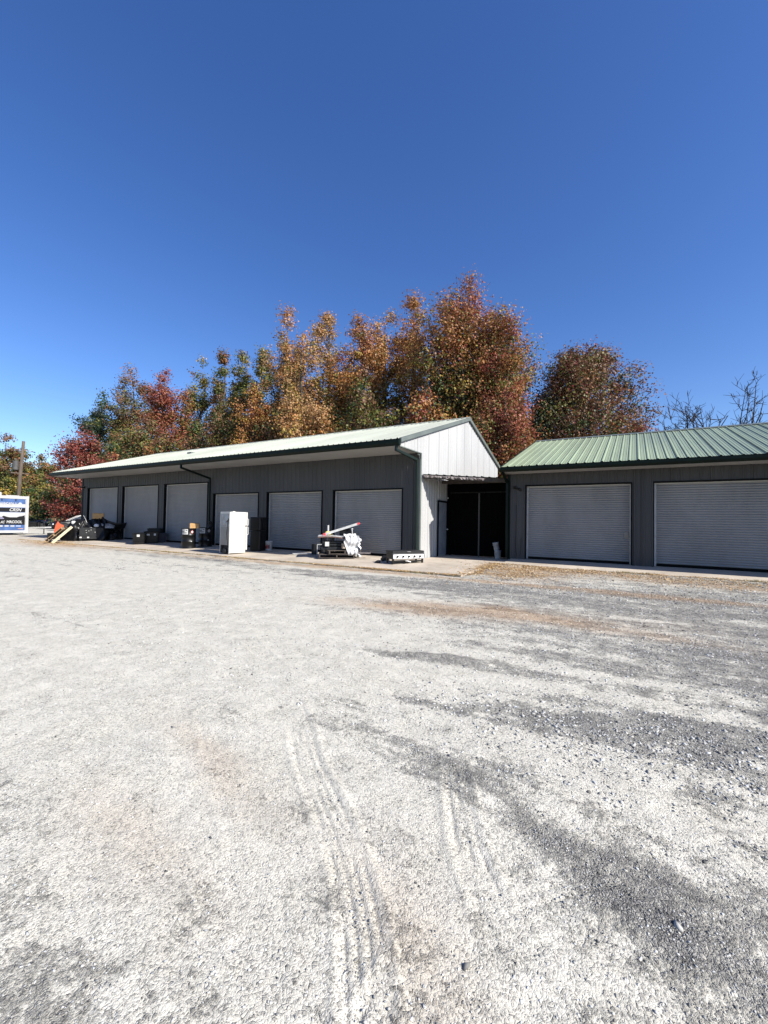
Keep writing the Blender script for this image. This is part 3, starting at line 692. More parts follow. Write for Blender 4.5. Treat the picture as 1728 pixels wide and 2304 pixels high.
# ------------------------------------------------------------------ shorter garage building on the right
D2 = 14.59; E2 = -3.65; B2 = 15.0; H2 = 2.956; RY2 = 19.43; Z2 = 0.088
def roof2(y): return 4.93-P1*abs(y-RY2)
def build_short_garage():
    b = thing('garage_building', 'shorter grey garage at the right with a ribbed green roof', 'garage building', (5.6, 19.4, 0.05))
    mb = MB(); h = 2.534
    doors = [(-3.14, 3.05), (0.50, 3.05), (4.14, 3.05), (7.78, 3.05), (11.4, 3.05)]
    x = E2
    for (dx, w) in doors:
        ribbed_front(mb, x, dx-0.02, Z2-0.03, H2, D2); ribbed_front(mb, dx-0.02, dx+w+0.035, h+0.035, H2, D2)
        x = dx+w+0.035
    ribbed_front(mb, x, B2, Z2-0.03, H2, D2)
    ribbed_side(mb, E2, -1, D2, 24.27, lambda y: 0.0, lambda y: roof2(y)-0.001)
    ribbed_side(mb, B2, 1, D2, 24.27, lambda y: 0.0, lambda y: roof2(y)-0.001)
    mb.build('wall', M['siding'], b, world=True)
    w = MB(); w.box((E2, 24.24, 0), (B2, 24.27, H2)); w.build('rear_wall', M['siding'], b, world=True)
    w = MB(); w.box((E2+0.05, D2+0.24, 0.0), (B2-0.05, D2+0.27, H2-0.01)); w.build('lining', M['siding'], b, world=True)
    r = MB(); ribbed_roof(r, E2-0.12, B2+0.2, (13.80, roof2(13.80)), (RY2, roof2(RY2)), 0.1); ribbed_roof(r, E2-0.12, B2+0.2, (25.0, roof2(25.0)), (RY2, roof2(RY2)), 0.1)
    r.build('roof', M['roof_green'], b, world=True)
    rc = MB(); rc.prism([(RY2-0.15, roof2(RY2-0.15)+0.026),(RY2, roof2(RY2)+0.034),(RY2+0.15, roof2(RY2+0.15)+0.026),(RY2, roof2(RY2)+0.05)], E2-0.12, B2+0.2, 'x')
    rc.build('ridge_cap', M['sage'], b, world=True)
    for (ya, yb) in ((13.80, RY2), (RY2, 25.0)):
        za, zb = roof2(ya)+0.02, roof2(yb)+0.02
        for X0, X1 in ((E2-0.15, E2-0.12), (B2+0.2, B2+0.23)):
            tr = MB(); tr.prism([(ya, za), (yb, zb), (yb, zb-0.15), (ya, za-0.15)], X0, X1, 'x'); tr.build('rake_trim', M['gutter'], b, world=True)
    so = MB(); so.box((E2-0.10, 13.83, H2), (B2+0.2, D2-0.02, H2+0.012)); so.build('soffit', M['soffit'], b, world=True)
    # gable end board closing the boxed eave
    ge = MB(); ge.prism([(13.83, H2), (D2, H2), (D2, roof2(D2)-0.03), (13.83, roof2(13.83)-0.03)], E2-0.118, E2-0.10, 'x'); ge.box((E2-0.10, D2-0.05, 0.06), (E2-0.005, D2-0.021, H2-0.003)); ge.build('corner_trim', M['gutter'], b, world=True)
    gu = MB()
    prof = [(13.83, H2-0.005), (13.76, H2-0.005), (13.71, H2+0.06), (13.71, H2+0.125), (13.725, H2+0.125), (13.727, H2+0.07), (13.77, H2+0.013), (13.83, H2+0.013)]
    gu.prism(prof, E2-0.14, B2+0.2, 'x'); gu.box((E2-0.14, 13.80, H2+0.013), (B2+0.2, 13.83, H2+0.155))
    gu.prism([(13.72,H2),(13.83,H2),(13.83,H2+0.15),(13.72,H2+0.12)], E2-0.146, E2-0.14, 'x')
    gu.build('gutter', M['gutter'], b, world=True)
    ds = MB(); ds.bar((E2-0.08, 13.80, H2), (E2-0.09, 14.48, H2-0.28), 0.08, 0.065, (1,0,0)); ds.bar((E2-0.09, 14.48, H2-0.26), (E2-0.09, 14.50, 0.1), 0.08, 0.065, (0,1,0))
    ds.build('downspout', M['gutter'], b, world=True)
    la = MB(); la.lathe([(0.03,0),(0.05,0.02),(0.05,0.03)], 10, (-3.40, D2-0.03, 2.44)); la.tube([(-3.40,D2-0.02,2.46),(-3.40,D2-0.10,2.45)], 0.02, 8)
    la.tube([(-3.42,D2-0.09,2.45),(-3.50,D2-0.17,2.50)], [0.025,0.055], 10); la.tube([(-3.38,D2-0.09,2.45),(-3.29,D2-0.17,2.40)], [0.025,0.055], 10)
    la.build('flood_lamp', M['lamp_metal'], b, world=True)
    cd = MB(); cd.tube([(0.20, D2-0.035, 0.12), (0.20, D2-0.035, H2)], 0.012, 6); cd.build('conduit', M['siding'], b, world=True)
    hs = MB(); hs.tube([(-3.45, D2-0.03, 1.9), (-3.46, D2-0.03, 0.35), (-3.40, D2-0.06, 0.16), (-3.30, D2-0.04, 0.22), (-3.28, D2-0.03, 0.8)], 0.006, 5); hs.build('cable', M['ink'], b, world=True)
    for i, (dx, w) in enumerate(doors): roll_door(b, dx, w, D2, Z2, h, handle=(i == 0))
build_short_garage()

# ------------------------------------------------------------------ breezeway between the buildings
def build_breezeway():
    b = thing('breezeway_shelter', 'dark roofed breezeway between the two garages with black double doors at its back', 'lean-to', (-5.0, 14.8, 0))
    # front edge runs from the corner of one building to the corner of the other
    xa, ya, za = C1+0.04, 13.14, 2.93; xb, yb, zb = E2-0.13, 14.50, 2.83
    mb = MB(); pr = rib_profile(xa, xb, 0.05, 0.018, False); n = len(pr); P = []
    for u, h in pr:
        t = (u-xa)/(xb-xa); P.append((u, ya+(yb-ya)*t, za+(zb-za)*t+h))
    for u, h in pr:
        t = (u-xa)/(xb-xa); P.append((u, 18.0, za+(zb-za)*t+h+0.02))
    P += [(p[0], p[1], p[2]-0.012) for p in P]
    mb.add(P, [(i, i+1, n+i+1, n+i) for i in range(n-1)]+[(2*n+i, 3*n+i, 3*n+i+1, 2*n+i+1) for i in range(n-1)]+[(i, 2*n+i, 2*n+i+1, i+1) for i in range(n-1)])
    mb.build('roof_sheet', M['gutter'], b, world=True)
    f = MB(); f.bar((xa+0.02, ya+0.05, za-0.085), (xb, yb+0.05, zb-0.085), 0.04, 0.14); 
    for k in range(6):
        y = 14.9+k*0.6; f.bar((xa, y, 2.80), (xb, y, 2.76), 0.04, 0.12)
    f.build('eave_board', M['wood_dark'], b, world=True)
    rng = random.Random(3)
    fl = MB(); N_ = 46; x1 = xa+(xb-xa)*0.72; rows = []
    for i in range(N_+1):
        t = i/N_*0.72; x = xa+0.05+(xb-xa)*t; y = ya+(yb-ya)*t+0.02; z = za+(zb-za)*t
        c = [rng.uniform(-0.012, 0.012) for _ in range(4)]
        rows.append([(x, y+c[0], z-0.045), (x, y-0.03+c[1]*2, z-0.075+c[2]), (x, y-0.012+c[3]*2, z-0.125+c[0]*1.5)])
    P = [p for r_ in rows for p in r_]
    fl.add(P, [(i*3+k, i*3+k+1, (i+1)*3+k+1, (i+1)*3+k) for i in range(N_) for k in (0,1)])
    fl.build('torn_flashing', M['flash'], b, world=True)
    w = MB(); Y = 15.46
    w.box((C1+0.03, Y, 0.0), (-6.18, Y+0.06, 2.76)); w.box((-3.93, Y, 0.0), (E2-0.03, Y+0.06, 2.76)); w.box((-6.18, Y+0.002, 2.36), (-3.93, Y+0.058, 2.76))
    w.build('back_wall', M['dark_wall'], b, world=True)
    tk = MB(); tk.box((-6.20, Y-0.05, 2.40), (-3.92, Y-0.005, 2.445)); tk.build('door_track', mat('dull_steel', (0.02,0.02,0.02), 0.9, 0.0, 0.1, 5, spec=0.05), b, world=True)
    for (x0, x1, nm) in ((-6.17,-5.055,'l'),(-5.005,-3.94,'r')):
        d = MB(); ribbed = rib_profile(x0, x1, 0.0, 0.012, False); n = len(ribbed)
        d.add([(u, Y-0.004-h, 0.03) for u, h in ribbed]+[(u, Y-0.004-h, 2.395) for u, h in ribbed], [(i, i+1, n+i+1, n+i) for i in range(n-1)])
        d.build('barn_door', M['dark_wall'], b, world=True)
    po = MB(); po.box((-5.055, Y-0.045, 0.0), (-5.005, Y-0.006, 2.398)); po.box((-5.06, Y-0.055, 1.0), (-5.0, Y-0.046, 1.05)); po.build('centre_post', mat('grey_post', (0.06,0.055,0.05), 0.6, 0, 0.1, 5), b, world=True)
    li = MB(); li.lathe([(0.0,-0.03),(0.03,-0.02),(0.03,0.02),(0.0,0.03)], 10, (C1+0.07,15.42,2.22), False); li.build('bulb_holder', M['label'], b, world=True)
build_breezeway()

# ------------------------------------------------------------------ things on the apron
def text_mesh(s, size, italic=0.0, ext=0.002, bold=0.0):
    cu = bpy.data.curves.new('lettering', 'FONT'); cu.body = s; cu.size = size; cu.extrude = ext; cu.shear = italic; cu.offset = bold
    cu.align_x = 'LEFT'
    o = bpy.data.objects.new('lettering', cu); col.objects.link(o)
    dg = bpy.context.evaluated_depsgraph_get(); dg.update()
    me = bpy.data.meshes.new_from_object(o.evaluated_get(dg)); bpy.data.objects.remove(o)
    return me

def build_fridge():
    b = thing('refrigerator', 'white upright refrigerator turned so its grey back panel shows, on the apron', 'refrigerator', (-13.40, 11.02, slab_z(11.0)), R(-13))
    # local: back faces -y (towards camera), door faces +y... the white side faces +x
    w = 0.80; d = 0.66; h = 1.60
    body = MB(); body.cbox((-w/2, -d/2+0.015, 0.03), (w/2, d/2, h), 0.012); body.box((-w/2+0.02,-d/2,0.33),(-w/2+0.06,-d/2+0.015,h-0.02)); body.box((w/2-0.06,-d/2,0.0),(w/2-0.002,-d/2+0.015,h-0.02))
    body.box((-w/2+0.02,-d/2,0.0),(-w/2+0.075,-d/2+0.014,0.33)); body.box((-w/2+0.06,-d/2,h-0.07),(w/2-0.06,-d/2+0.014,h-0.03)); body.box((-0.05,-0.05,h),(0.08,0.05,h+0.03))
    body.build('body', M['white'], b)
    bp = MB(); bp.box((-w/2+0.062, -d/2+0.004, 0.331), (w/2-0.062, -d/2+0.0145, 1.03)); bp.build('lower_back_panel', M['fridge_back'], b)
    tp = MB(); tp.grid(lambda u, v: (-w/2+0.062+u*(w-0.124), -d/2+0.006+0.006*math.sin(u*7+v*4)*math.sin(v*9), 1.036+v*(h-0.07-1.036-0.002)), 12, 12); tp.build('foil_panel', mat('dull_foil', (0.25,0.25,0.26), 0.35, 0.6, 0.2, 5, 0.3, 8), b, True)
    cp = MB(); cp.box((-w/2+0.076,-d/2+0.002,0.03),(w/2-0.062,-d/2+0.0145,0.328)); c = cp.build('compressor_bay', M['ink'], b)
    cc = MB(); cc.bar((-0.12,-d/2-0.004,0.04),(-0.12,-d/2-0.004,0.31),0.05,0.012); cc.lathe([(0.0,0),(0.09,0.0),(0.10,0.05),(0.09,0.14),(0.0,0.17)],14,(0.12,-d/2-0.01,0.05)); cc.build('compressor', M['char'], b)
    co = MB(); co.tube([(w/2-0.10,-d/2-0.005,1.35),(w/2-0.12,-d/2-0.03,1.0),(w/2-0.16,-d/2-0.03,0.75),(w/2-0.10,-d/2-0.02,0.45),(w/2-0.09,-d/2-0.01,0.2)],0.012,6); co.tube([(w/2-0.12,-d/2-0.01,1.28),(w/2-0.25,-d/2-0.02,1.2)],0.01,6); co.build('power_cord', M['ink'], b)
    dr = MB(); dr.cbox((-w/2, d/2+0.008, 0.14), (w/2, d/2+0.075, 1.06), 0.012); dr.build('refrigerator_door', M['white'], b)
    dz = MB(); dz.cbox((-w/2, d/2+0.008, 1.075), (w/2, d/2+0.075, h), 0.012); dz.build('freezer_door', M['white'], b)
    for z0, z1 in ((1.08,1.35),(0.72,1.04)):
        hd = MB(); hd.tube([(w/2-0.03,d/2+0.075,z0),(w/2-0.03,d/2+0.12,z0+0.03),(w/2-0.03,d/2+0.12,z1-0.03),(w/2-0.03,d/2+0.075,z1)],0.013,8); hd.build('handle', M['white'], b)
    hg = MB(); hg.box((w/2, d/2-0.03, 1.055), (w/2+0.012, d/2+0.07, 1.08)); hg.build('hinge', M['ink'], b)
build_fridge()

def build_black_cabinet():
    b = thing('upright_cabinet', 'tall black rounded cabinet behind the white refrigerator', 'cabinet', (-13.30, 12.22, slab_z(12.2)), R(8))
    def rr(w, d, z0, z1, r=0.06):
        poly = []
        for cx, cy, a0 in ((w/2-r,-d/2+r,-90),(w/2-r,d/2-r,0),(-w/2+r,d/2-r,90),(-w/2+r,-d/2+r,180)):
            for k in range(5): a = R(a0+k*22.5); poly.append((cx+r*math.cos(a), cy+r*math.sin(a)))
        return poly, z0, z1
    m = MB(); p, z0, z1 = rr(0.50,0.44,0.0,0.82); m.prism(p, z0, z1, 'z'); m.build('lower_cabinet', M['black'], b, bevel=0.02)
    m = MB(); p, z0, z1 = rr(0.53,0.46,0.83,1.38); m.prism(p, z0, z1, 'z'); m.build('upper_cabinet', M['black'], b, bevel=0.03)
    m = MB(); m.tube([(0.33,-0.1,0.95),(0.37,-0.12,1.0),(0.37,-0.12,1.2),(0.33,-0.1,1.25)],0.015,8); m.build('handle', M['black'], b)
build_black_cabinet()

def pail(name, label, loc, s=1.0, band=True, rz=0, group=None):
    b = thing(name, label, 'bucket', loc, rz, group)
    m = MB(); m.lathe([(0.13*s,0),(0.135*s,0.01),(0.148*s,0.33*s),(0.156*s,0.335*s),(0.156*s,0.35*s),(0.146*s,0.355*s)], 24); m.build('body', M['pail'], b, True)
    l = MB(); l.lathe([(0.150*s,0.356*s),(0.160*s,0.358*s),(0.160*s,0.385*s),(0.150*s,0.39*s),(0.13*s,0.383*s)], 24); l.build('lid', M['pail'], b)
    if band:
        k = MB(); P = []; F = []; n = 14
        for i in range(n+1):
            a = R(-140+110*i/n); 
            for z, r in ((0.08*s, 0.1395*s), (0.24*s, 0.1465*s)): P.append((r*math.cos(a), r*math.sin(a), z))
        F = [(2*i, 2*i+2, 2*i+3, 2*i+1) for i in range(n)]; k.add(P, F); k.build('paper_label', mat('red_black_label', (0.30,0.05,0.04), 0.5, 0, 0.3, 9, c2=(0.02,0.02,0.03)), b)
    h = MB(); h.tube([(0.155*s*math.cos(a), -0.02-0.155*s*abs(math.sin(a)), 0.31*s-0.10*s*math.sin(a)) for a in [R(t) for t in range(0, 181, 15)]], 0.004, 5); h.build('bail_handle', M['alu'], b)
    return b
pail('paint_bucket', 'white lidded paint bucket with a dark label between the black cabinet and the wall', (-13.02, 12.55, slab_z(12.5)), 1.0)

def drum(label, loc, rz, top_white):
    b = thing('oil_drum', label, 'drum', loc, rz)
    m = MB(); r = 0.29
    m.lathe([(r-0.01,0),(r+0.008,0.01),(r,0.03),(r,0.28),(r+0.012,0.295),(r,0.31),(r,0.56),(r+0.012,0.575),(r,0.59),(r,0.84),(r+0.010,0.86),(r+0.010,0.875),(r-0.008,0.875),(r-0.012,0.858)], 36, caps=True)
    m.build('drum_shell', M['black_metal'], b, True)
    l = MB(); l.lathe([(0.0,0.862),(r-0.014,0.862),(r-0.012,0.866),(0.0,0.868)], 36, caps=False); l.build('drum_lid', M['label'] if top_white else M['char'], b)
    bg_ = MB(); bg_.lathe([(0.03,0.868),(0.03,0.885),(0.0,0.885)], 10, (0.13,0.1,0)); bg_.build('bung', M['alu'], b)
    def patch(a0, a1, z0, z1, nm, mt, rr=r+0.002, diamond=False):
        k = MB(); n = 10; P = []; F = []
        for i in range(n+1):
            t = i/n; a = R(a0+(a1-a0)*t); zc = (z0+z1)/2; hh = (z1-z0)/2*(1-abs(2*t-1) if diamond else 1)
            P += [(rr*math.cos(a), rr*math.sin(a), zc-hh-1e-4), (rr*math.cos(a), rr*math.sin(a), zc+hh+1e-4)]
        F = [(2*i, 2*i+2, 2*i+3, 2*i+1) for i in range(n)]
        k.add(P, F); return k.build(nm, mt, b)
    lb = patch(-158, -103, 0.61, 0.84, 'white_label', M['label'])
    for (z0, z1, a0, a1) in ((0.79,0.81,-150,-125),(0.72,0.75,-155,-130),(0.66,0.69,-152,-112),(0.77,0.80,-120,-108)):
        k = patch(a0, a1, z0, z1, 'label_print', M['ink'], r+0.004); k.parent = lb
    dm = patch(-82, -55, 0.64, 0.80, 'hazard_diamond', M['red'] if top_white else M['label'], r+0.002, True)
    d2 = patch(-79, -58, 0.66, 0.78, 'diamond_centre', M['label'] if top_white else M['grey_film'], r+0.0045, True); d2.parent = dm
    s = MB(); s.lathe([(0,0),(0.03,0),(0.03,0.035),(0,0.035)], 8, (r*math.cos(R(-75))+0.0, r*math.sin(R(-75)), 0.29)); s.build('splash_mark', M['label'], b)
    return b
drum('black oil drum with a white rim and labels, a cardboard box on its lid', (-16.85, 11.50, slab_z(11.5)), R(62), True)
drum('black oil drum in the shade, close to the wall, with a dark pump on top', (-16.95, 12.42, slab_z(12.42)), R(62), False)
def cardboard(label, loc, rz, s):
    b = thing('cardboard_box', label, 'box', loc, rz)
    m = MB(); m.cbox((-s[0]/2,-s[1]/2,0),(s[0]/2,s[1]/2,s[2]),0.004); m.build('carton', M['card'], b)
    f = MB(); f.add([(-s[0]/2,-s[1]/2,s[2]+0.001),(s[0]/2,-s[1]/2,s[2]+0.001),(s[0]/2,-0.01,s[2]+0.025),(-s[0]/2,-0.01,s[2]+0.02)],[(0,1,2,3)]); f.add([(-s[0]/2,s[1]/2,s[2]+0.001),(s[0]/2,s[1]/2,s[2]+0.001),(s[0]/2,0.01,s[2]+0.02),(-s[0]/2,0.01,s[2]+0.03)],[(3,2,1,0)]); f.build('flap', M['card'], b)
    t = MB(); t.box((-s[0]/2-0.001,-s[1]/2-0.002,s[2]*0.46),(s[0]/2+0.001,-s[1]/2-0.0005,s[2]*0.54)); t.build('packing_tape', mat('brown_tape',(0.25,0.15,0.07),0.3), b)
    return b
cardboard('small tan cardboard box on the lid of the front oil drum', (-16.62, 11.62, slab_z(11.5)+0.878), R(48), (0.36,0.26,0.20))
b = thing('hand_pump', 'black hand pump standing on the shaded oil drum', 'pump', (-16.76, 12.52, slab_z(12.42)+0.87), R(60))
m = MB(); m.lathe([(0.08,0),(0.085,0.05),(0.07,0.07),(0.07,0.20),(0.085,0.21),(0.085,0.24),(0.06,0.29),(0.0,0.31)], 16); m.build('pump_body', M['black'], b, True)
m = MB(); m.tube([(-0.07,0,0.22),(-0.12,0,0.20),(-0.14,0,0.10)], 0.015, 8); m.build('spout', M['black'], b)

def tote(name, label, loc, rz, w, d, h, mt, lidm=None, ribs=6, labels=()):
    b = thing(name, label, 'storage box', loc, rz)
    m = MB(); t = 0.88
    P = [(-w/2*t,-d/2*t,0),(w/2*t,-d/2*t,0),(w/2*t,d/2*t,0),(-w/2*t,d/2*t,0),(-w/2,-d/2,h),(w/2,-d/2,h),(w/2,d/2,h),(-w/2,d/2,h)]
    m.add(P, [(3,2,1,0),(4,5,6,7),(0,1,5,4),(1,2,6,5),(2,3,7,6),(3,0,4,7)])
    for k in range(ribs):
        u = (-0.5+(k+0.5)/ribs)
        m.bar((u*w*t, -d/2*t-0.006, 0.05*h), (u*w, -d/2-0.004, h*0.97), 0.018, 0.014, (0,1,0))
        m.bar((w/2*t+0.006, u*d*t, 0.05*h), (w/2+0.004, u*d, h*0.97), 0.018, 0.014, (1,0,0))
    m.box((-w/2-0.012,-d/2-0.012,h*0.34),(w/2+0.012,-d/2+0.03,h*0.37))
    m.build('tub', mt, b)
    l = MB(); l.cbox((-w/2-0.02,-d/2-0.02,h-0.01),(w/2+0.02,d/2+0.02,h+0.03),0.01); l.cbox((-w/2+0.04,-d/2+0.04,h+0.03),(w/2-0.04,d/2-0.04,h+0.05),0.008); l.build('lid', lidm or mt, b)
    for (x0, x1, z0, z1) in labels:
        k = MB(); k.box((x0*w, -d/2-0.014, z0*h), (x1*w, -d/2-0.008, z1*h)); k.build('paper_label', M['label'], b)
    return b
tote('storage_tote', 'black ribbed plastic tote nearest the lot, before the second door', (-20.95, 11.62, slab_z(11.6)), R(58), 0.52, 0.75, 0.50, M['black'], None, 6, ((-0.15,0.08,0.74,0.95),))
tote('storage_tote', 'black tote with two paper labels behind the ribbed one', (-20.95, 12.25, slab_z(12.2)), R(52), 0.62, 0.5, 0.56, M['black'], None, 4, ((-0.3,-0.1,0.7,0.85),(0.2,0.35,0.7,0.88)))
tote('storage_tote', 'charcoal lidded tote against the wall pier, highest of the black totes', (-21.45, 12.72, 0), R(40), 0.60, 0.45, 0.66, M['char'], None, 3, ())
tote('storage_tote', 'navy blue tote beside the third door', (-21.05, 12.80, 0), R(60), 0.46, 0.40, 0.44, M['navy'], None, 4, ())

def build_griddle():
    b = thing('gas_griddle', 'low black flat-top gas griddle with a steel panel of five knobs', 'griddle', (-6.27, 11.86, slab_z(11.8)), R(56))
    w = 1.12; d = 0.50
    lid = MB(); lid.cbox((-w/2,-d/2,0.33),(w/2,d/2,0.40),0.008); lid.prism([(-d/2-0.0,0.33),(-d/2-0.02,0.30),(-d/2,0.30)], -w/2, w/2, 'x')
    lid.build('flat_lid', M['char'], b)
    hd = MB(); hd.tube([(-0.07,-d/2,0.365),(-0.06,-d/2-0.025,0.37),(0.06,-d/2-0.025,0.37),(0.07,-d/2,0.365)],0.006,6); h = hd.build('lid_handle', M['alu'], b)
    bd = MB(); bd.box((-w/2+0.01,-d/2+0.03,0.14),(w/2-0.01,d/2-0.02,0.325)); bd.build('firebox', M['black_metal'], b)
    fp = MB(); fp.cbox((-w/2+0.02,-d/2-0.012,0.155),(w/2-0.02,-d/2+0.026,0.295),0.006); fp.build('control_panel', mat('brushed_steel_panel',(0.66,0.66,0.65),0.4,0.15,0.04,6), b)
    for k in range(5):
        kn = MB(); x = -0.40+k*0.20
        kn.tube([(x,-d/2-0.012,0.225),(x,-d/2-0.045,0.225)],[0.034,0.028],14); kn.bar((x-0.03,-d/2-0.048,0.215),(x+0.03,-d/2-0.048,0.235),0.012,0.014); kn.build('knob', M['ink'], b)
    for sx in (-1,1):
        for sy in (-1,1):
            lg = MB(); lg.bar((sx*(w/2-0.04), sy*(d/2-0.05), 0.0), (sx*(w/2-0.04), sy*(d/2-0.05), 0.14), 0.05, 0.05); lg.lathe([(0.03,0),(0.03,0.012)],8,(sx*(w/2-0.04), sy*(d/2-0.05),0)); lg.build('leg', M['black_metal'], b)
    br = MB(); br.box((-w/2+0.06,-d/2+0.03,0.05),(w/2-0.06,-d/2+0.05,0.10)); br.build('front_rail', M['black_metal'], b)
    rg = MB(); rg.lathe([(0,0),(0.05,0.01),(0.055,0.04),(0.0,0.06)],12,(-0.08,-d/2-0.02,0.06)); rg.tube([(-0.04,-d/2-0.02,0.08),(0.06,-d/2-0.03,0.05)],0.014,8); rg.build('gas_regulator', M['alu'], b)
    sh = MB(); sh.tube([(w/2,-0.06,0.30),(w/2+0.07,-0.08,0.30),(w/2+0.11,-0.08,0.24),(w/2+0.10,-0.08,0.17),(w/2+0.03,-0.08,0.14),(w/2,-0.06,0.15)],0.009,6); sh.tube([(w/2+0.0,-0.06,0.2),(w/2+0.06,-0.07,0.2)],0.03,10); sh.build('side_ring', M['char'], b)
build_griddle()
b = thing('grease_tray', 'small black tray with a bright edge left of the griddle', 'tray', (-7.02, 11.95, slab_z(11.9)), R(20))
m = MB(); m.cbox((-0.12,-0.14,0.0),(0.10,0.14,0.17),0.01); m.box((-0.17,-0.05,0.03),(-0.12,0.05,0.10)); m.build('tray_body', M['char'], b)
m = MB(); m.bar((0.11,-0.15,0.02),(0.11,-0.15,0.16),0.02,0.02); m.bar((-0.02,-0.15,0.012),(0.12,-0.15,0.012),0.02,0.02); m.build('tray_edge', M['alu'], b)
b = thing('rag_bundle', 'small black bundle on the apron left of the griddle', 'rag', (-6.98, 11.35, slab_z(11.4)), 0)
m = MB(); m.grid(lambda u,v: (0.10*math.cos(6.283*u)*math.sin(3.14*v)*(1+0.3*math.sin(9*u)), 0.08*math.sin(6.283*u)*math.sin(3.14*v)*(1+0.25*math.cos(13*u)), 0.04-0.04*math.cos(3.14*v)+0.004*math.sin(20*u)), 18, 8); m.build('bundle_cloth', M['char'], b, True)

# ---- loaded pallets with ladder and plastic sheet
PX, PY = -9.05, 12.05
def make_pallet(label, loc, rz, wd=1.2, dp=1.0, rx=0.0, mt=None, group=None):
    b = thing('wooden_pallet', label, 'pallet', loc, rz, group); b.rotation_euler = (rx, 0, rz)
    mt = mt or M['wood']
    t = MB()
    for k in range(7): y = -dp/2+0.05+k*(dp-0.1)/6; t.box((-wd/2,y-0.045,0.112),(wd/2,y+0.045,0.128))
    t.build('top_boards', mt, b)
    s = MB()
    for x in (-wd/2+0.02, -0.02, wd/2-0.06): s.box((x,-dp/2,0.020),(x+0.04,dp/2,0.110))
    s.build('stringers', mt, b)
    q = MB()
    for y in (-dp/2+0.05, 0, dp/2-0.05): q.box((-wd/2,y-0.045,0.0),(wd/2,y+0.045,0.018))
    q.build('bottom_boards', mt, b)
    return b
ang = R(38)
make_pallet('dark weathered pallet lying under the junk load before the sixth door', (PX, PY-0.1, slab_z(PY)+0.012), ang, 1.25, 1.0, 0, M['wood_dark'])
make_pallet('upper pallet of the junk load, skewed and paler at its edge', (PX+0.18, PY, slab_z(PY)+0.150), R(48), 1.15, 0.9, 0, M['wood_dark'])
def rotp(dx, dy, z=0, a=ang): return (PX+dx*math.cos(a)-dy*math.sin(a), PY+dx*math.sin(a)+dy*math.cos(a), slab_z(PY)+z)
b = thing('steel_machine', 'dark steel machine stacked on the pallets under the plastic sheet', 'machine', rotp(-0.05,0,0.29), ang)
m = MB(); m.box((-0.55,-0.38,0.0),(0.40,0.36,0.10)); m.box((-0.50,-0.30,0.14),(0.42,0.33,0.20)); m.box((-0.45,-0.33,0.24),(0.35,0.30,0.28))
for sx in (-0.48,0.36):
    for sy in (-0.32,0.30): m.bar((sx,sy,0.0),(sx,sy,0.42),0.05,0.05)
m.build('steel_frame', M['char'], b)
m = MB(); m.tube([(0.22,-0.45,0.05),(0.22,-0.45,0.22)],0.085,14); m.tube([(0.34,-0.42,0.02),(0.34,-0.40,0.30)],0.045,12); m.build('motor', mat('tan_motor',(0.33,0.27,0.2),0.5,0.3,0.2,9,dirt=0.4), b)
m = MB(); m.box((-0.42,-0.45,0.12),(-0.28,-0.38,0.27)); m.build('junction_plate', M['label'], b)
b = thing('warped_panel', 'warped brown board with white top lying on the junk load', 'board', rotp(-0.1,-0.05,0.70), ang)
m = MB(); 
def warp(u, v, o): x=-0.62+1.25*u; y=-0.42+0.8*v; return (x, y, 0.06*math.sin(u*3.0+0.6)+0.03*v-0.02*u+o)
m.grid(lambda u,v: warp(u,v,0.0), 14, 6); m.grid(lambda u,v: warp(1-u,v,-0.035), 14, 6); m.grid(lambda u,v: (warp(u,0,0)[0],warp(u,0,0)[1],warp(u,0,0)[2]-0.035*v),14,1); m.build('board_core', mat('brown_board',(0.11,0.06,0.045),0.7,0,0.2,6), b)
m = MB(); m.grid(lambda u,v: tuple(np.array(warp(u,v,0.006))), 14, 6); m.build('white_face', M['plastic_film'], b)
b = thing('plastic_sheet', 'crumpled white plastic sheet hanging over the right end of the junk load', 'plastic sheet', rotp(0.32,-0.1,0.62), ang)
def sheet(u, v):
    # u along the load, v over the top then down the side
    s = v*1.25; r = 0.05*math.sin(u*11+v*3)+0.03*math.sin(u*23+v*9)
    x = -0.12+u*0.50+0.03*math.sin(v*13)
    if s < 0.55: y = 0.38-s*1.35; z = 0.18+0.03*math.sin(u*9+s*20)+0.02*math.sin(s*33)
    else: y = -0.36-0.10*(1-u)-0.5*r-0.03*math.sin(s*18); z = 0.18-(s-0.55)*(1.0 if u > 0.25 else 0.45+2.2*u)
    if u > 0.8 and s < 0.55: z -= (u-0.8)*1.6
    return (x, y, z)
m = MB(); m.grid(sheet, 40, 40); m.build('sheet_front', M['plastic_film'], b, False)
m = MB(); m.grid(lambda u,v: (0.38+0.05*math.sin(v*14+u*4)+0.04*math.sin(u*20), -0.40+0.75*u, 0.05-0.62*v+0.03*math.sin(u*11)), 24, 20); m.build('sheet_end', M['plastic_film'], b, False)
b = thing('folding_ladder', 'aluminium ladder with red end caps lying aslant across the junk load', 'ladder', rotp(-0.1,0,0.78), ang)
for k, off in enumerate((-0.16, 0.12)):
    m = MB(); m.bar((-0.42,off-0.05,0.02),(0.78,off+0.05,0.42),0.03,0.075); m.build('rail', M['alu'], b)
    c = MB(); c.bar((0.74,off+0.045,0.408),(0.84,off+0.055,0.440),0.04,0.06); c.bar((-0.44,off-0.05,0.012),(-0.36,off-0.045,0.04),0.04,0.085); c.build('end_cap', M['red'], b)
for k in range(5):
    t = 0.12+k*0.19; m = MB(); m.bar((-0.42+1.2*t,-0.16-0.05+0.1*t,0.02+0.40*t),(-0.42+1.2*t,0.12-0.05+0.1*t,0.02+0.40*t),0.03,0.03); m.build('rung', M['alu'], b)
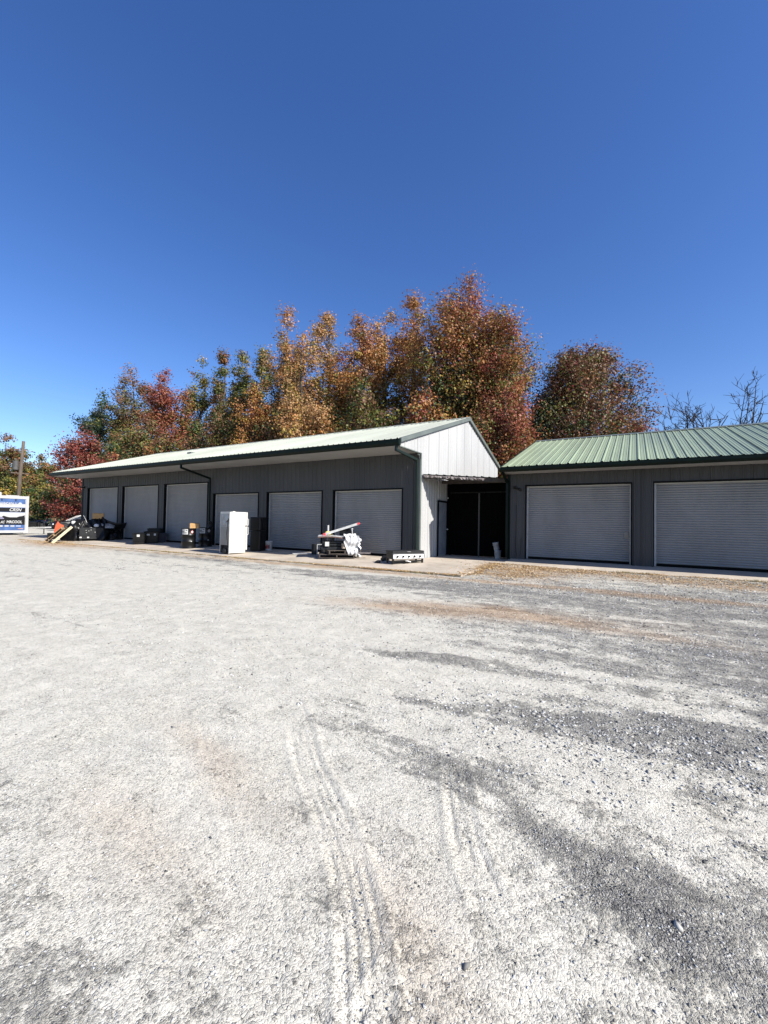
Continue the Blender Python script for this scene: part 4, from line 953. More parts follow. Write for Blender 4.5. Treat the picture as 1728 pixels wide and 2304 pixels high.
b = thing('speaker_box', 'dark box with a pale edge standing at the left end of the junk load', 'box', (-10.36, 12.34, slab_z(12.3)), R(30))
m = MB(); m.cbox((-0.12,-0.12,0.02),(0.08,0.14,0.40),0.008); m.build('box_body', M['char'], b)
m = MB(); m.bar((0.10,-0.13,0.0),(0.10,-0.13,0.38),0.03,0.03); m.bar((0.10,-0.13,0.385),(0.26,-0.10,0.385),0.03,0.03); m.bar((0.10,-0.13,0.02),(0.30,-0.12,0.02),0.03,0.03); m.build('pale_bracket', M['alu'], b)
b = thing('metal_rod', 'pair of pale rods lying on the apron left of the junk load', 'rod', (-10.75, 12.05, slab_z(12.0)), R(40))
m = MB(); m.tube([(-0.35,0.05,0.03),(0.35,0.0,0.05)],0.016,6); m.tube([(-0.30,-0.16,0.02),(0.35,-0.20,0.05)],0.014,6); m.build('rods', M['alu'], b)
b = thing('plastic_dome', 'small pale yellow plastic dome on the left of the junk load', 'dome', rotp(-0.38,0.10,0.80), ang)
m = MB(); m.lathe([(0.15,0),(0.15,0.01),(0.12,0.015),(0.11,0.06),(0.08,0.10),(0.0,0.12)],16); m.build('shell', M['yellow'], b, True)
b = thing('pipe_stub', 'short pale upright pipe behind the junk load', 'pipe', rotp(-0.38,0.42,0.55), 0)
m = MB(); m.tube([(0,0,0),(0,0,0.58)],0.035,10); m.build('pipe_body', M['pail'], b)
b = thing('machine_part', 'small black machine part with a silver cap on top of the junk load', 'machine part', rotp(0.28,0.28,0.78), ang)
m = MB(); m.cbox((-0.25,-0.10,0),(0.20,0.12,0.17),0.02); m.tube([(-0.2,0,0.17),(0.15,0,0.20)],0.045,10); m.build('engine_casing', M['black'], b)
m = MB(); m.lathe([(0.03,0.0),(0.03,0.18),(0.045,0.19),(0.045,0.22),(0.0,0.25)],12,(0.20,-0.02,0.02)); m.build('filler_cap', M['alu'], b)
b = thing('steel_channel', 'pale steel channel sticking out at the right foot of the junk load', 'steel channel', rotp(0.60,-0.42,0.16), R(24))
m = MB(); m.box((-0.45,-0.03,0.0),(0.50,0.03,0.008)); m.box((-0.45,-0.03,0.0),(0.50,-0.022,0.06)); m.box((0.492,-0.03,0.0),(0.50,0.09,0.08)); m.build('channel', M['flash'], b)

# ---- buckets inside the breezeway
pail('plastic_bucket', 'pale bucket standing on the floor of the dark breezeway', (-4.20, 15.05, 0.0), 0.78, False)
o = pail('plastic_bucket', 'tilted bucket stacked on top of the other in the breezeway', (-4.24, 15.07, 0.31), 0.70, False); o.rotation_euler = (R(5), R(-9), 0)

# ------------------------------------------------------------------ heap of car parts at the left end
HZ = slab_z(11.2)
b = thing('parts_bin', 'black steel bin with light spots holding the heap of car parts', 'parts bin', (-25.55, 11.55, HZ), R(64))
m = MB(); m.cbox((-0.50,-0.35,0.10),(0.58,0.45,0.72),0.015); m.box((-0.52,-0.37,0.28),(0.60,-0.35,0.32)); m.box((-0.48,-0.30,0.0),(-0.38,0.4,0.10)); m.box((0.42,-0.30,0.0),(0.52,0.4,0.10)); m.build('bin_body', M['char'], b)
m = MB()
for x, z in ((-0.43,0.20),(-0.10,0.20),(0.42,0.20)): m.box((x-0.045,-0.362,z-0.035),(x+0.045,-0.352,z+0.035))
for x, z in ((-0.20,0.58),(-0.08,0.55),(0.02,0.60),(0.20,0.48),(-0.18,0.46)): m.box((x-0.015,-0.362,z-0.015),(x+0.015,-0.352,z+0.015))
m.build('reflector_spots', M['label'], b)
def bumper(label, loc, rz, L_, h, tilt, mt, lens=False):
    b = thing('car_bumper', label, 'car bumper', loc, rz); b.rotation_euler = (tilt[0], tilt[1], rz)
    m = MB(); prof = [(0,0),(0.05,0.02),(0.07,h*0.4),(0.05,h*0.6),(0.06,h*0.85),(0.0,h)]
    def fn(u, v):
        t = (u-0.5)*2; k = v*(len(prof)-1); i = min(int(k), len(prof)-2); f = k-i
        dx = prof[i][0]*(1-f)+prof[i+1][0]*f; z = prof[i][1]*(1-f)+prof[i+1][1]*f
        return (t*L_/2, 0.30*t*t*abs(t)-dx, z+0.04*t*t)
    m.grid(fn, 22, 10); m.build('bumper_skin', mt, b, True)
    g = MB(); g.box((-L_*0.18,-0.085,h*0.18),(L_*0.18,-0.06,h*0.38)); g.box((-L_*0.36,-0.04,h*0.15),(-L_*0.26,0.02,h*0.35)); g.build('lower_grille', M['ink'], b)
    if lens:
        l = MB(); l.cbox((L_*0.28,-0.02,h*0.55),(L_*0.42,0.10,h*0.85),0.02); l.build('lamp', M['lamp_lens'], b)
bumper('dark curved bumper on top of the parts heap', (-25.95, 11.55, HZ+0.78), R(64), 1.4, 0.34, (R(-20),R(6)), M['black'], True)
bumper('black bumper hanging down the left side of the parts heap', (-26.45, 11.05, HZ+0.50), R(80), 1.2, 0.32, (R(15),R(-28)), M['black'])
bumper('glossy black bumper upside down at the right of the parts heap', (-25.35, 12.45, HZ+0.72), R(60), 1.3, 0.40, (R(30),R(18)), M['black'])
bumper('black bumper lying low behind the parts bin', (-25.9, 12.4, HZ+0.30), R(66), 1.5, 0.4, (R(0),R(0)), M['black'])
def lumpy(name, label, cat, loc, rad, mt, seed, rz=0, amp=0.22, part='skin'):
    b = thing(name, label, cat, loc, rz); rg = random.Random(seed); ph = [rg.uniform(0, 6.28) for _ in range(8)]
    m = MB()
    def fn(u, v):
        a = u*2*math.pi; t = v*math.pi*0.5
        k = 1+amp*(math.sin(3*a+ph[0]+2*t)*0.5+math.sin(7*a+ph[1])*0.35*math.cos(3*t)+math.sin(5*a+9*t+ph[2])*0.35+math.sin(13*a+ph[3]+5*t)*0.18)
        return (rad[0]*k*math.sin(t)*math.cos(a), rad[1]*k*math.sin(t)*math.sin(a), rad[2]*math.cos(t)*(1+0.5*amp*math.sin(9*a+ph[4])*math.sin(2*t)))
    m.grid(fn, 44, 16); m.build(part, mt, b, True); return b
lumpy('tarp_mound', 'black tarp mound left of the parts bin, full of scrap', 'tarp', (-26.35, 11.45, HZ-0.02), (0.85,0.75,1.15), M['black'], 5, amp=0.3)
lumpy('scrap_heap', 'tall black tangle of scrap rising behind the parts bin', 'scrap heap', (-25.75, 12.05, HZ), (0.80,0.55,1.22), M['black'], 31, amp=0.34)
lumpy('scrap_heap', 'low black heap of scrap in the shade by the first door', 'scrap heap', (-25.75, 12.75, -0.02), (0.55,0.45,0.62), M['black'], 9, amp=0.3)
lumpy('scrap_bag', 'black bag of scrap between the parts bin and the first door', 'bag', (-25.35, 12.55, -0.03), (0.55,0.4,0.48), M['black'], 13, amp=0.25)
lumpy('plastic_bag', 'pale grey plastic bag lying on the right end of the parts bin', 'plastic bag', (-25.30, 12.15, HZ+0.70), (0.44,0.28,0.26), M['grey_film'], 21, R(64))
b = thing('headlamp_unit', 'clear headlamp unit lying on the parts bin before the grey bag', 'headlamp', (-25.32, 11.72, HZ+0.74), R(64))
m = MB(); m.lathe([(0,0),(0.10,0.02),(0.13,0.08),(0.10,0.16),(0,0.19)],16); m.build('lens', M['lamp_lens'], b, True)
m = MB(); m.cbox((-0.16,-0.02,0.0),(0.16,0.14,0.12),0.02); m.build('housing', M['black'], b)
cardboard('open tan cardboard box on the very top of the parts heap', (-25.75, 12.00, HZ+1.20), R(60), (0.52,0.34,0.30))
b = thing('scrap_upright', 'black upright padded piece standing under the cardboard box on the heap', 'scrap piece', (-25.78, 12.08, HZ+0.5), R(64))
m = MB(); m.cbox((-0.35,-0.18,0.0),(0.30,0.22,0.69),0.06); m.build('padded_body', M['black'], b)
rg = random.Random(11)
for k, (lab, mt) in enumerate((('white strap draped over the left of the parts heap', M['label']), ('grey hose bent across the middle of the parts heap', M['fridge_back']), ('thin silver wire sticking up left of the cardboard box', M['alu']), ('black hose drooping down over the parts bin', M['char']), ('pale curved strip lying along the front of the heap', M['alu']))):
    nm = ('strap','hose','wire','hose','trim_strip')[k]; rad = (0.014,0.028,0.009,0.045,0.010)[k]
    pts = ([(-26.55,10.95,1.02),(-26.3,11.05,1.12),(-26.1,11.2,1.05),(-26.0,11.25,0.85)], [(-26.2,10.95,0.98),(-25.95,11.05,0.85),(-25.75,11.1,0.72),(-25.55,11.25,0.68)],
           [(-25.95,11.55,1.0),(-26.05,11.5,1.25),(-26.2,11.45,1.48)], [(-26.1,10.9,0.9),(-25.95,10.95,0.7),(-25.8,11.05,0.62),(-25.65,11.1,0.7)],
           [(-25.95,11.0,0.86),(-25.75,11.15,0.78),(-25.5,11.35,0.80),(-25.35,11.5,0.83)])[k]
    b = thing(nm, lab, nm.replace('_', ' '), (pts[0][0], pts[0][1], pts[0][2]+HZ-0.1), 0)
    m = MB()
    q = [Vector(p) for p in pts]; sm = []
    for i in range(len(q)-1):
        p0 = q[max(i-1,0)]; p1 = q[i]; p2 = q[i+1]; p3 = q[min(i+2,len(q)-1)]
        for t in (0,0.25,0.5,0.75): sm.append(0.5*((2*p1)+(p2-p0)*t+(2*p0-5*p1+4*p2-p3)*t*t+(3*p1-p0-3*p2+p3)*t**3))
    sm.append(q[-1]); m.tube([p-q[0] for p in sm], rad, 7); m.build(nm+'_body', mt, b, True)
b = thing('door_mirror', 'small white car door mirror on the left of the parts heap', 'mirror', (-26.25, 11.0, HZ+0.90), R(64))
m = MB(); m.cbox((-0.09,-0.07,0),(0.09,0.07,0.17),0.03); m.build('mirror_housing', M['label'], b)
m = MB(); m.cbox((0.05,-0.04,-0.06),(0.16,0.04,0.0),0.01); m.build('mirror_foot', M['black'], b)
# leaning pallets, orange chute and small crate
make_pallet('broken pallet propped against the parts heap, nearest the lot', (-25.55, 9.95, 0.25), R(64), 1.0, 0.95, 0, M['wood']).rotation_euler = (0, R(-46), R(62))
make_pallet('second pallet leaning behind the nearest one', (-26.20, 10.35, 0.30), R(64), 1.0, 0.9, 0, M['wood_dark']).rotation_euler = (0, R(-43), R(66))
b = thing('timber_plank', 'clean pale plank leaning on the near side of the propped pallets', 'plank', (-25.10, 9.62, -0.10), 0)
m = MB(); m.bar((0,0,0.0),(0.28,0.72,0.82),0.06,0.12,(0,0,1)); m.build('plank_board', mat('fresh_timber',(0.45,0.39,0.25),0.7,0,0.1,6), b)
b = thing('orange_chute', 'bent orange plastic chute standing above the propped pallets', 'chute', (-26.45, 10.45, HZ+0.45), R(68))
m = MB(); poly = [(-0.26,-0.12),(-0.15,-0.04),(0.0,0.20),(0.10,0.11),(0.19,0.12),(0.17,0.38),(0.0,0.46),(-0.08,0.60),(-0.18,0.40)]
m.prism(poly, -0.012, 0.012, 'y'); m.prism([(-0.26,-0.12),(-0.18,0.40),(-0.16,0.40),(-0.23,-0.12)], -0.10, -0.012, 'y'); m.build('chute_panel', M['orange'], b)
b = thing('small_crate', 'small black crate standing left of the propped pallets', 'crate', (-28.6, 11.0, -0.12), R(66))
m = MB(); m.box((-0.25,-0.2,0),(0.25,0.2,0.02)); 
for s in (-1,1): m.box((-0.27,s*0.2-0.012,0.02),(0.27,s*0.2+0.012,0.40)); m.box((s*0.25-0.012,-0.188,0.02),(s*0.25+0.012,0.188,0.38))
m.build('crate_body', M['black'], b)

# ------------------------------------------------------------------ enclosed trailer
def build_trailer():
    GX = -37.4; gz = -0.12
    b = thing('enclosed_trailer', 'white enclosed trailer with blue and black racing graphics, hitch to the right', 'trailer', (GX-1.25, 8.5, gz), 0)
    y1 = 12.80; y0 = 4.2
    m = MB(); m.cbox((GX-2.5, y0, 0.12), (GX, y1, 2.60), 0.04); m.build('box_body', M['trailer_white'], b, world=True)
    f = MB(); f.box((GX+0.001, y0, 0.03), (GX+0.04, y1+0.02, 0.19)); f.box((GX+0.001, y1-0.13, 0.19), (GX+0.035, y1+0.03, 2.63)); f.box((GX+0.001, y0, 2.42), (GX+0.03, y1-0.13, 2.62)); f.build('edge_trim', mat('bright_trim',(0.36,0.36,0.355),0.45,0.0,0.04,3), b, world=True)
    g = MB(); g.box((GX-2.45, y0+0.2, -0.02), (GX-0.1, y1-0.2, 0.12)); g.build('chassis', M['ink'], b, world=True)
    def plate(ya, yb, za, zb, mt, nm='graphic_panel', x=0.006, skew=0.0, sk2=None):
        k = MB(); s2 = skew if sk2 is None else sk2
        k.add([(GX+x, ya, za), (GX+x, yb, za+skew), (GX+x, yb, zb+s2), (GX+x, ya, zb)], [(0,1,2,3)]); return k.build(nm, mt, b, world=True)
    Y1 = 12.64
    plate(y0, Y1, 0.20, 2.40, M['blue'], x=0.003)
    plate(y0, Y1, 1.70, 1.90, M['trailer_white'], 'white_stripe', 0.0055, 0.12, 0.16)
    plate(y0, Y1, 1.47, 1.74, M['ink'], 'black_stripe', 0.008, 0.02, 0.04)
    plate(y0, Y1, 1.10, 1.46, M['trailer_white'], 'white_field', 0.0105, -0.02, 0.0)
    plate(y0, Y1, 0.62, 1.08, M['ink'], 'black_field', 0.013, -0.03, 0.04)
    k = MB(); k.add([(GX+0.0155, y, z) for y, z in ((11.3,1.10),(11.45,1.22),(11.65,1.14),(11.85,1.10),(12.05,1.06),(12.3,1.18),(12.5,1.22),(12.62,1.28),(12.62,1.05),(11.3,1.02))], [tuple(range(10))]); k.build('swoosh_graphic', M['ink'], b, world=True)
    k = MB(); k.add([(GX+0.018, y, z) for y, z in ((10.9,1.18),(11.25,1.16),(11.4,1.10),(11.5,1.00),(10.9,0.98))], [tuple(range(5))]); k.build('swoosh_graphic', mat('purple_grey_print',(0.16,0.15,0.22),0.4), b, world=True)
    for i, (ya, yb) in enumerate(((11.25,11.42),(11.52,11.74),(11.84,12.06))): plate(ya, yb, 0.46, 0.55, M['trailer_white'], 'sponsor_block', 0.0155)
    plate(12.15, 12.42, 0.48, 0.53, mat('pale_blue_print',(0.45,0.52,0.7),0.4), 'sponsor_block', 0.0155); plate(12.25, 12.55, 0.29, 0.35, mat('orange_print',(0.35,0.2,0.16),0.4), 'sponsor_block', 0.0155)
    for ya in (11.30, 12.06): plate(ya, ya+0.06, 2.24, 2.40, M['ink'], 'strap_mark', 0.0055)
    def txt(s, size, y, z, w, mt, x=0.02, it=0.0, bold=0.0):
        me = text_mesh(s, size, it, 0.002, bold); xs = [v.co.x for v in me.vertices]; k = w/(max(xs)-min(xs)); x0 = min(xs)
        for v in me.vertices:
            p = v.co.copy(); v.co = Vector((GX+x+p.z, y+(p.x-x0)*k, z+p.y)) - b.location
        me.materials.append(mt); o = link('lettering', me, b); o['label'] = 'lettering reading '+s
    txt('THANCASH 16', 0.27, 11.12, 1.965, 1.06, M['trailer_white'], bold=0.008)
    txt('CRSN', 0.30, 11.76, 1.545, 0.68, M['trailer_white'], it=0.35, bold=0.008)
    txt('MRCOOL', 0.25, 11.62, 0.71, 0.86, M['trailer_white'], it=0.1, bold=0.008)
    txt('AC', 0.24, 11.28, 0.70, 0.26, M['trailer_white'], it=0.4, bold=0.006)
    # round emblem
    for r_, mt, x in ((0.115, M['trailer_white'], 0.006), (0.085, mat('blue_grey_print',(0.25,0.32,0.5),0.4), 0.009), (0.05, M['trailer_white'], 0.012)):
        k = MB(); k.add([(GX+x, 12.34+0.95*r_*math.cos(t*math.pi/12), 2.06+r_*math.sin(t*math.pi/12)) for t in range(24)], [tuple(range(24))]); k.build('round_emblem', mt, b, world=True)
    v = MB(); v.cbox((GX-1.6, 10.7, 2.60), (GX-0.6, 11.5, 2.86), 0.03); v.build('roof_vent', M['trailer_white'], b, world=True)
    v = MB(); v.box((GX-0.3, 11.6, 2.60), (GX-0.1, 12.3, 2.66)); v.build('roof_rail', M['alu'], b, world=True)
    for y in (7.2, 8.1):
        w = MB(); w.tube([(GX-0.22, y, 0.33), (GX+0.05, y, 0.33)], 0.33, 22); wl_ = w.build('wheel', M['rubber'], b, world=True)
        r_ = MB(); r_.tube([(GX+0.05, y, 0.33), (GX+0.06, y, 0.33)], 0.19, 16); q = r_.build('rim', M['alu'], b, world=True); q.parent = wl_
    t = MB(); t.bar((GX-2.2, y1, 0.36), (GX-1.25, y1+1.5, 0.36), 0.08, 0.12); t.bar((GX-0.3, y1, 0.36), (GX-1.25, y1+1.5, 0.36), 0.08, 0.12); t.bar((GX-1.25, y1+1.4, 0.36), (GX-1.25, y1+1.9, 0.38), 0.08, 0.10); t.build('tongue', M['alu'], b, world=True)
    j = MB(); j.tube([(GX-1.25, y1+1.45, -0.10), (GX-1.25, y1+1.45, 0.9)], 0.035, 10); j.lathe([(0.09,0),(0.09,0.02)],10,(GX-1.25,y1+1.45,-0.12)); j.build('jack_stand', M['char'], b, world=True)
    c = MB(); c.cbox((GX-1.6, y1+0.35, 0.43), (GX-0.85, y1+0.85, 0.80), 0.02); c.tube([(GX-1.0,y1+1.0,0.43),(GX-1.0,y1+1.0,0.75)],0.13,12); c.build('tongue_box', M['black'], b, world=True)
build_trailer()

# ------------------------------------------------------------------ parked cars
def build_car(label, loc, rz, paint, L_=4.8, H=1.38, W=1.85, trim=None):
    b = thing('parked_car', label, 'car', loc, rz)
    # lower body: lofted sections along x (front at +x)
    hx = L_/2
    secs = [(-hx,0.50,0.80,0.80),(-hx+0.10,0.30,0.98,0.90),(-hx+0.9,0.22,1.02,0.97),(-0.9,0.20,0.97,1.0),(0.5,0.20,0.96,1.0),(1.0,0.20,0.92,0.99),(hx-0.75,0.22,0.84,0.96),(hx-0.15,0.28,0.74,0.88),(hx,0.38,0.62,0.76)]
    m = MB(); P = []; n = 10
    for (x, z0, z1, wf) in secs:
        w = W/2*wf; c = 0.10
        P += [(x,-w+c,z0),(x,w-c,z0),(x,w,z0+c),(x,w*1.01,(z0+z1)*0.52),(x,w*0.97,z1-0.06),(x,w*0.90,z1),(x,-w*0.90,z1),(x,-w*0.97,z1-0.06),(x,-w*1.01,(z0+z1)*0.52),(x,-w,z0+c)]
    F = [(i*n+k, i*n+(k+1)%n, (i+1)*n+(k+1)%n, (i+1)*n+k) for i in range(len(secs)-1) for k in range(n)]
    F += [tuple(range(n)), tuple((len(secs)-1)*n+k for k in range(n))[::-1]]
    m.add(P, F); body = m.build('body', paint, b, True)
    r = MB(); cab = [(-hx+0.75,1.00,0.78),(-hx+1.45,H-0.04,0.60),(-hx+2.1,H,0.60),(0.15,H-0.05,0.60),(1.05,0.93,0.76)]
    P = []
    for (x, z, w) in cab: P += [(x,-w*W/2*1.0,z),(x,w*W/2*1.0,z)]
    r.add(P, [(2*i,2*i+1,2*i+3,2*i+2) for i in range(1,3)]); 
    for i in range(1,3):
        pass
    rf = r.build('roof', paint, b, True)
    g = MB()
    g.add([P[0],P[1],P[3],P[2]],[(0,1,2,3)]); g.add([P[6],P[7],P[9],P[8]],[(0,1,2,3)])
    for s in (0,1):
        q = [P[2*i+s] for i in range(5)]; base = [(x,(-1 if s==0 else 1)*0.86*W/2,0.94) for x in (1.05,-hx+0.75)]
        g.add(q+base, [tuple(range(7)) if s else tuple(range(7))[::-1]])
    g.build('windows', M['glass'], b)
    pl = MB()
    for s in (-1,1):
        for i in (0,1,2,3): pl.bar((cab[i][0],s*(cab[i][2]*W/2+0.008),cab[i][1]),(cab[i+1][0],s*(cab[i+1][2]*W/2+0.008),cab[i+1][1]),0.05,0.06)
        pl.bar((-0.45,s*0.865*W/2,0.95),(-0.5,s*0.61*W/2,H-0.02),0.05,0.05)
    pl.build('pillars', trim or paint, b)
    for x in (-hx+0.95, hx-0.92):
        for s in (-1,1):
            w = MB(); w.tube([(x,s*(W/2-0.22),0.33),(x,s*(W/2+0.012),0.33)],0.335,24); wh = w.build('wheel', M['rubber'], b)
            k = MB(); k.tube([(x,s*(W/2+0.012),0.33),(x,s*(W/2+0.02),0.33)],0.23,20)
            q = k.build('rim', M['char'], b); q.parent = wh
            a = MB(); a.tube([(x,s*(W/2-0.3),0.36),(x,s*(W/2+0.006),0.36)],0.40,24); a.build('wheel_arch', M['ink'], b)
    for s in (-1,1):
        h = MB(); h.cbox((hx-0.22,s*W*0.33-0.18,0.56),(hx-0.03,s*W*0.33+0.18,0.66),0.02); h.build('headlight', M['lamp_lens'], b)
        t = MB(); t.cbox((-hx-0.01,s*W*0.33-0.18,0.74),(-hx+0.05,s*W*0.33+0.18,0.86),0.01); t.build('tail_light', M['red'], b)
        k = MB(); k.cbox((0.75,s*(W/2+0.06)-0.09,0.95),(0.90,s*(W/2+0.06)+0.09,1.07),0.02); k.build('mirror', paint, b)
        d = MB(); d.box((-0.1,s*(W/2*0.985)-0.03,0.78),(0.1,s*(W/2*0.985)+0.022,0.81)); d.build('door_handle', paint, b)
    gr = MB(); gr.box((hx-0.05,-0.5,0.42),(hx+0.012,0.5,0.56)); gr.build('grille', M['ink'], b)
    return b
build_car('dark grey low coupe parked beyond the trailer hitch', (-58.9, 22.9, -0.12), R(-112), M['car_grey'], 4.8, 1.36)
build_car('black car with bright window frames parked behind the parts heap', (-46.8, 20.2, -0.12), R(-104), M['black'], 4.6, 1.48, trim=M['label'])
b = thing('flatbed_trailer', 'low black flatbed trailer with white tape before the grey coupe', 'trailer', (-54.5, 20.4, -0.12), R(-114))
m = MB(); m.box((-2.6,-1.0,0.42),(2.6,1.0,0.52)); m.box((-2.6,-1.06,0.36),(2.6,-1.0,0.56)); m.box((-2.6,1.0,0.36),(2.6,1.06,0.56)); m.build('deck', M['ink'], b)
for k in range(6): 
    m = MB(); x = -2.3+k*0.9; m.box((x,1.061,0.42),(x+0.35,1.066,0.50)); m.build('reflective_tape', M['label'], b)
for x in (-0.5,0.4):
    m = MB(); m.tube([(x,-1.25,0.30),(x,-1.08,0.30)],0.30,18); m.tube([(x,1.08,0.30),(x,1.25,0.30)],0.30,18); m.build('wheels', M['rubber'], b)
m = MB(); m.bar((2.6,-0.7,0.45),(3.8,0,0.45),0.08,0.1); m.bar((2.6,0.7,0.45),(3.8,0,0.45),0.08,0.1); m.build('drawbar', M['label'], b)

# ------------------------------------------------------------------ utility pole
b = thing('utility_pole', 'leaning wooden utility pole with a transformer can at the far left', 'utility pole', (-55.2, 18.0, -0.12), 0)
m = MB(); m.tube([(0,0,0),(0.25,0,4.5),(0.62,0.1,9.1)], [0.20,0.17,0.13], 12); m.build('pole_shaft', M['pole'], b, True)
m = MB(); m.tube([(0.32,-0.38,6.1),(0.36,-0.38,7.0)],0.24,14); m.tube([(0.36,-0.38,7.0),(0.37,-0.38,7.25)],0.06,8); m.build('transformer', mat('grey_can',(0.08,0.08,0.08),0.5,0.3,0.1,5), b)
m = MB(); m.bar((0.28,-0.75,5.75),(0.52,0.7,5.75),0.09,0.11); m.build('crossarm', M['pole'], b)
m = MB(); m.tube([(0.5,0,8.0),(0.2,-12,7.6),(-0.5,-30,8.6)],0.02,5); m.build('power_line', M['ink'], b)
m = MB(); m.tube([(0.45,0.1,7.2),(1.3,1.2,0.0)],0.009,5); m.build('guy_wire', M['char'], b)

# ------------------------------------------------------------------ trees
RED = (0.255,0.066,0.040); RUST = (0.265,0.118,0.042); ORG = (0.41,0.19,0.058); TANO = (0.43,0.255,0.115); YEL = (0.34,0.245,0.05)
OLV = (0.135,0.135,0.030); GRN = (0.050,0.085,0.025); DGR = (0.022,0.042,0.022); BRN = (0.16,0.085,0.045); PINK = (0.34,0.115,0.085); MAR = (0.20,0.045,0.035)
GREY = (0.09,0.10,0.085)
def leafcloud(rng, centres, spread, n, ls, pal, hz, top, zfrac):
    """centres (k,3); returns V,F,C"""
    k = len(centres); idx = rng.integers(0, k, n)
    off = rng.normal(0, 1, (n, 3)); off /= np.maximum(1e-6, np.linalg.norm(off, axis=1))[:, None]
    off *= (rng.random(n)**0.65)[:, None]*spread[idx][:, None]; off[:, 2] *= 0.75
    c = centres[idx]+off
    nn = off/np.maximum(1e-6, np.linalg.norm(off, axis=1))[:, None]+rng.normal(0, 0.42, (n, 3)); nn[:, 2] += 0.25
    nn /= np.linalg.norm(nn, axis=1)[:, None]
    a = np.cross(nn, rng.normal(0, 1, (n, 3))); a /= np.maximum(1e-6, np.linalg.norm(a, axis=1))[:, None]
    bb = np.cross(nn, a); bb /= np.maximum(1e-6, np.linalg.norm(bb, axis=1))[:, None]
    s = ls*rng.uniform(0.55, 1.25, n)[:, None]
    V = np.stack([c-a*s*0.5, c+bb*s*0.42, c+a*s*0.5, c-bb*s*0.42], 1).reshape(-1, 3)
    F = np.arange(n*4).reshape(-1, 4)
    cols, wts, tops = pal
    cols = np.array(cols)
    # palette choice per cluster, biased by height
    kz = (centres[:, 2]-hz)/(top-hz)
    W = np.array(wts)[None]*np.exp(np.array(tops)[None]*(kz[:, None]-0.5)*2.2)
    W /= W.sum(1)[:, None]; cum = np.cumsum(W, 1)
    base = (rng.random(k)[:, None] > cum).sum(1).clip(0, len(cols)-1)
    leafpick = (rng.random(n)[:, None] > cum[idx]).sum(1).clip(0, len(cols)-1)
    pick = np.where(rng.random(n) < 0.28, leafpick, base[idx])
    C = 0.88*cols[pick]*rng.uniform(0.78, 1.2, (n, 1))*(1+rng.normal(0, 0.05, (n, 3)))*(0.85+0.3*rng.random(k)[idx])[:, None]
    return V, F, np.repeat(np.clip(C, 0.004, 0.9), 4, 0)

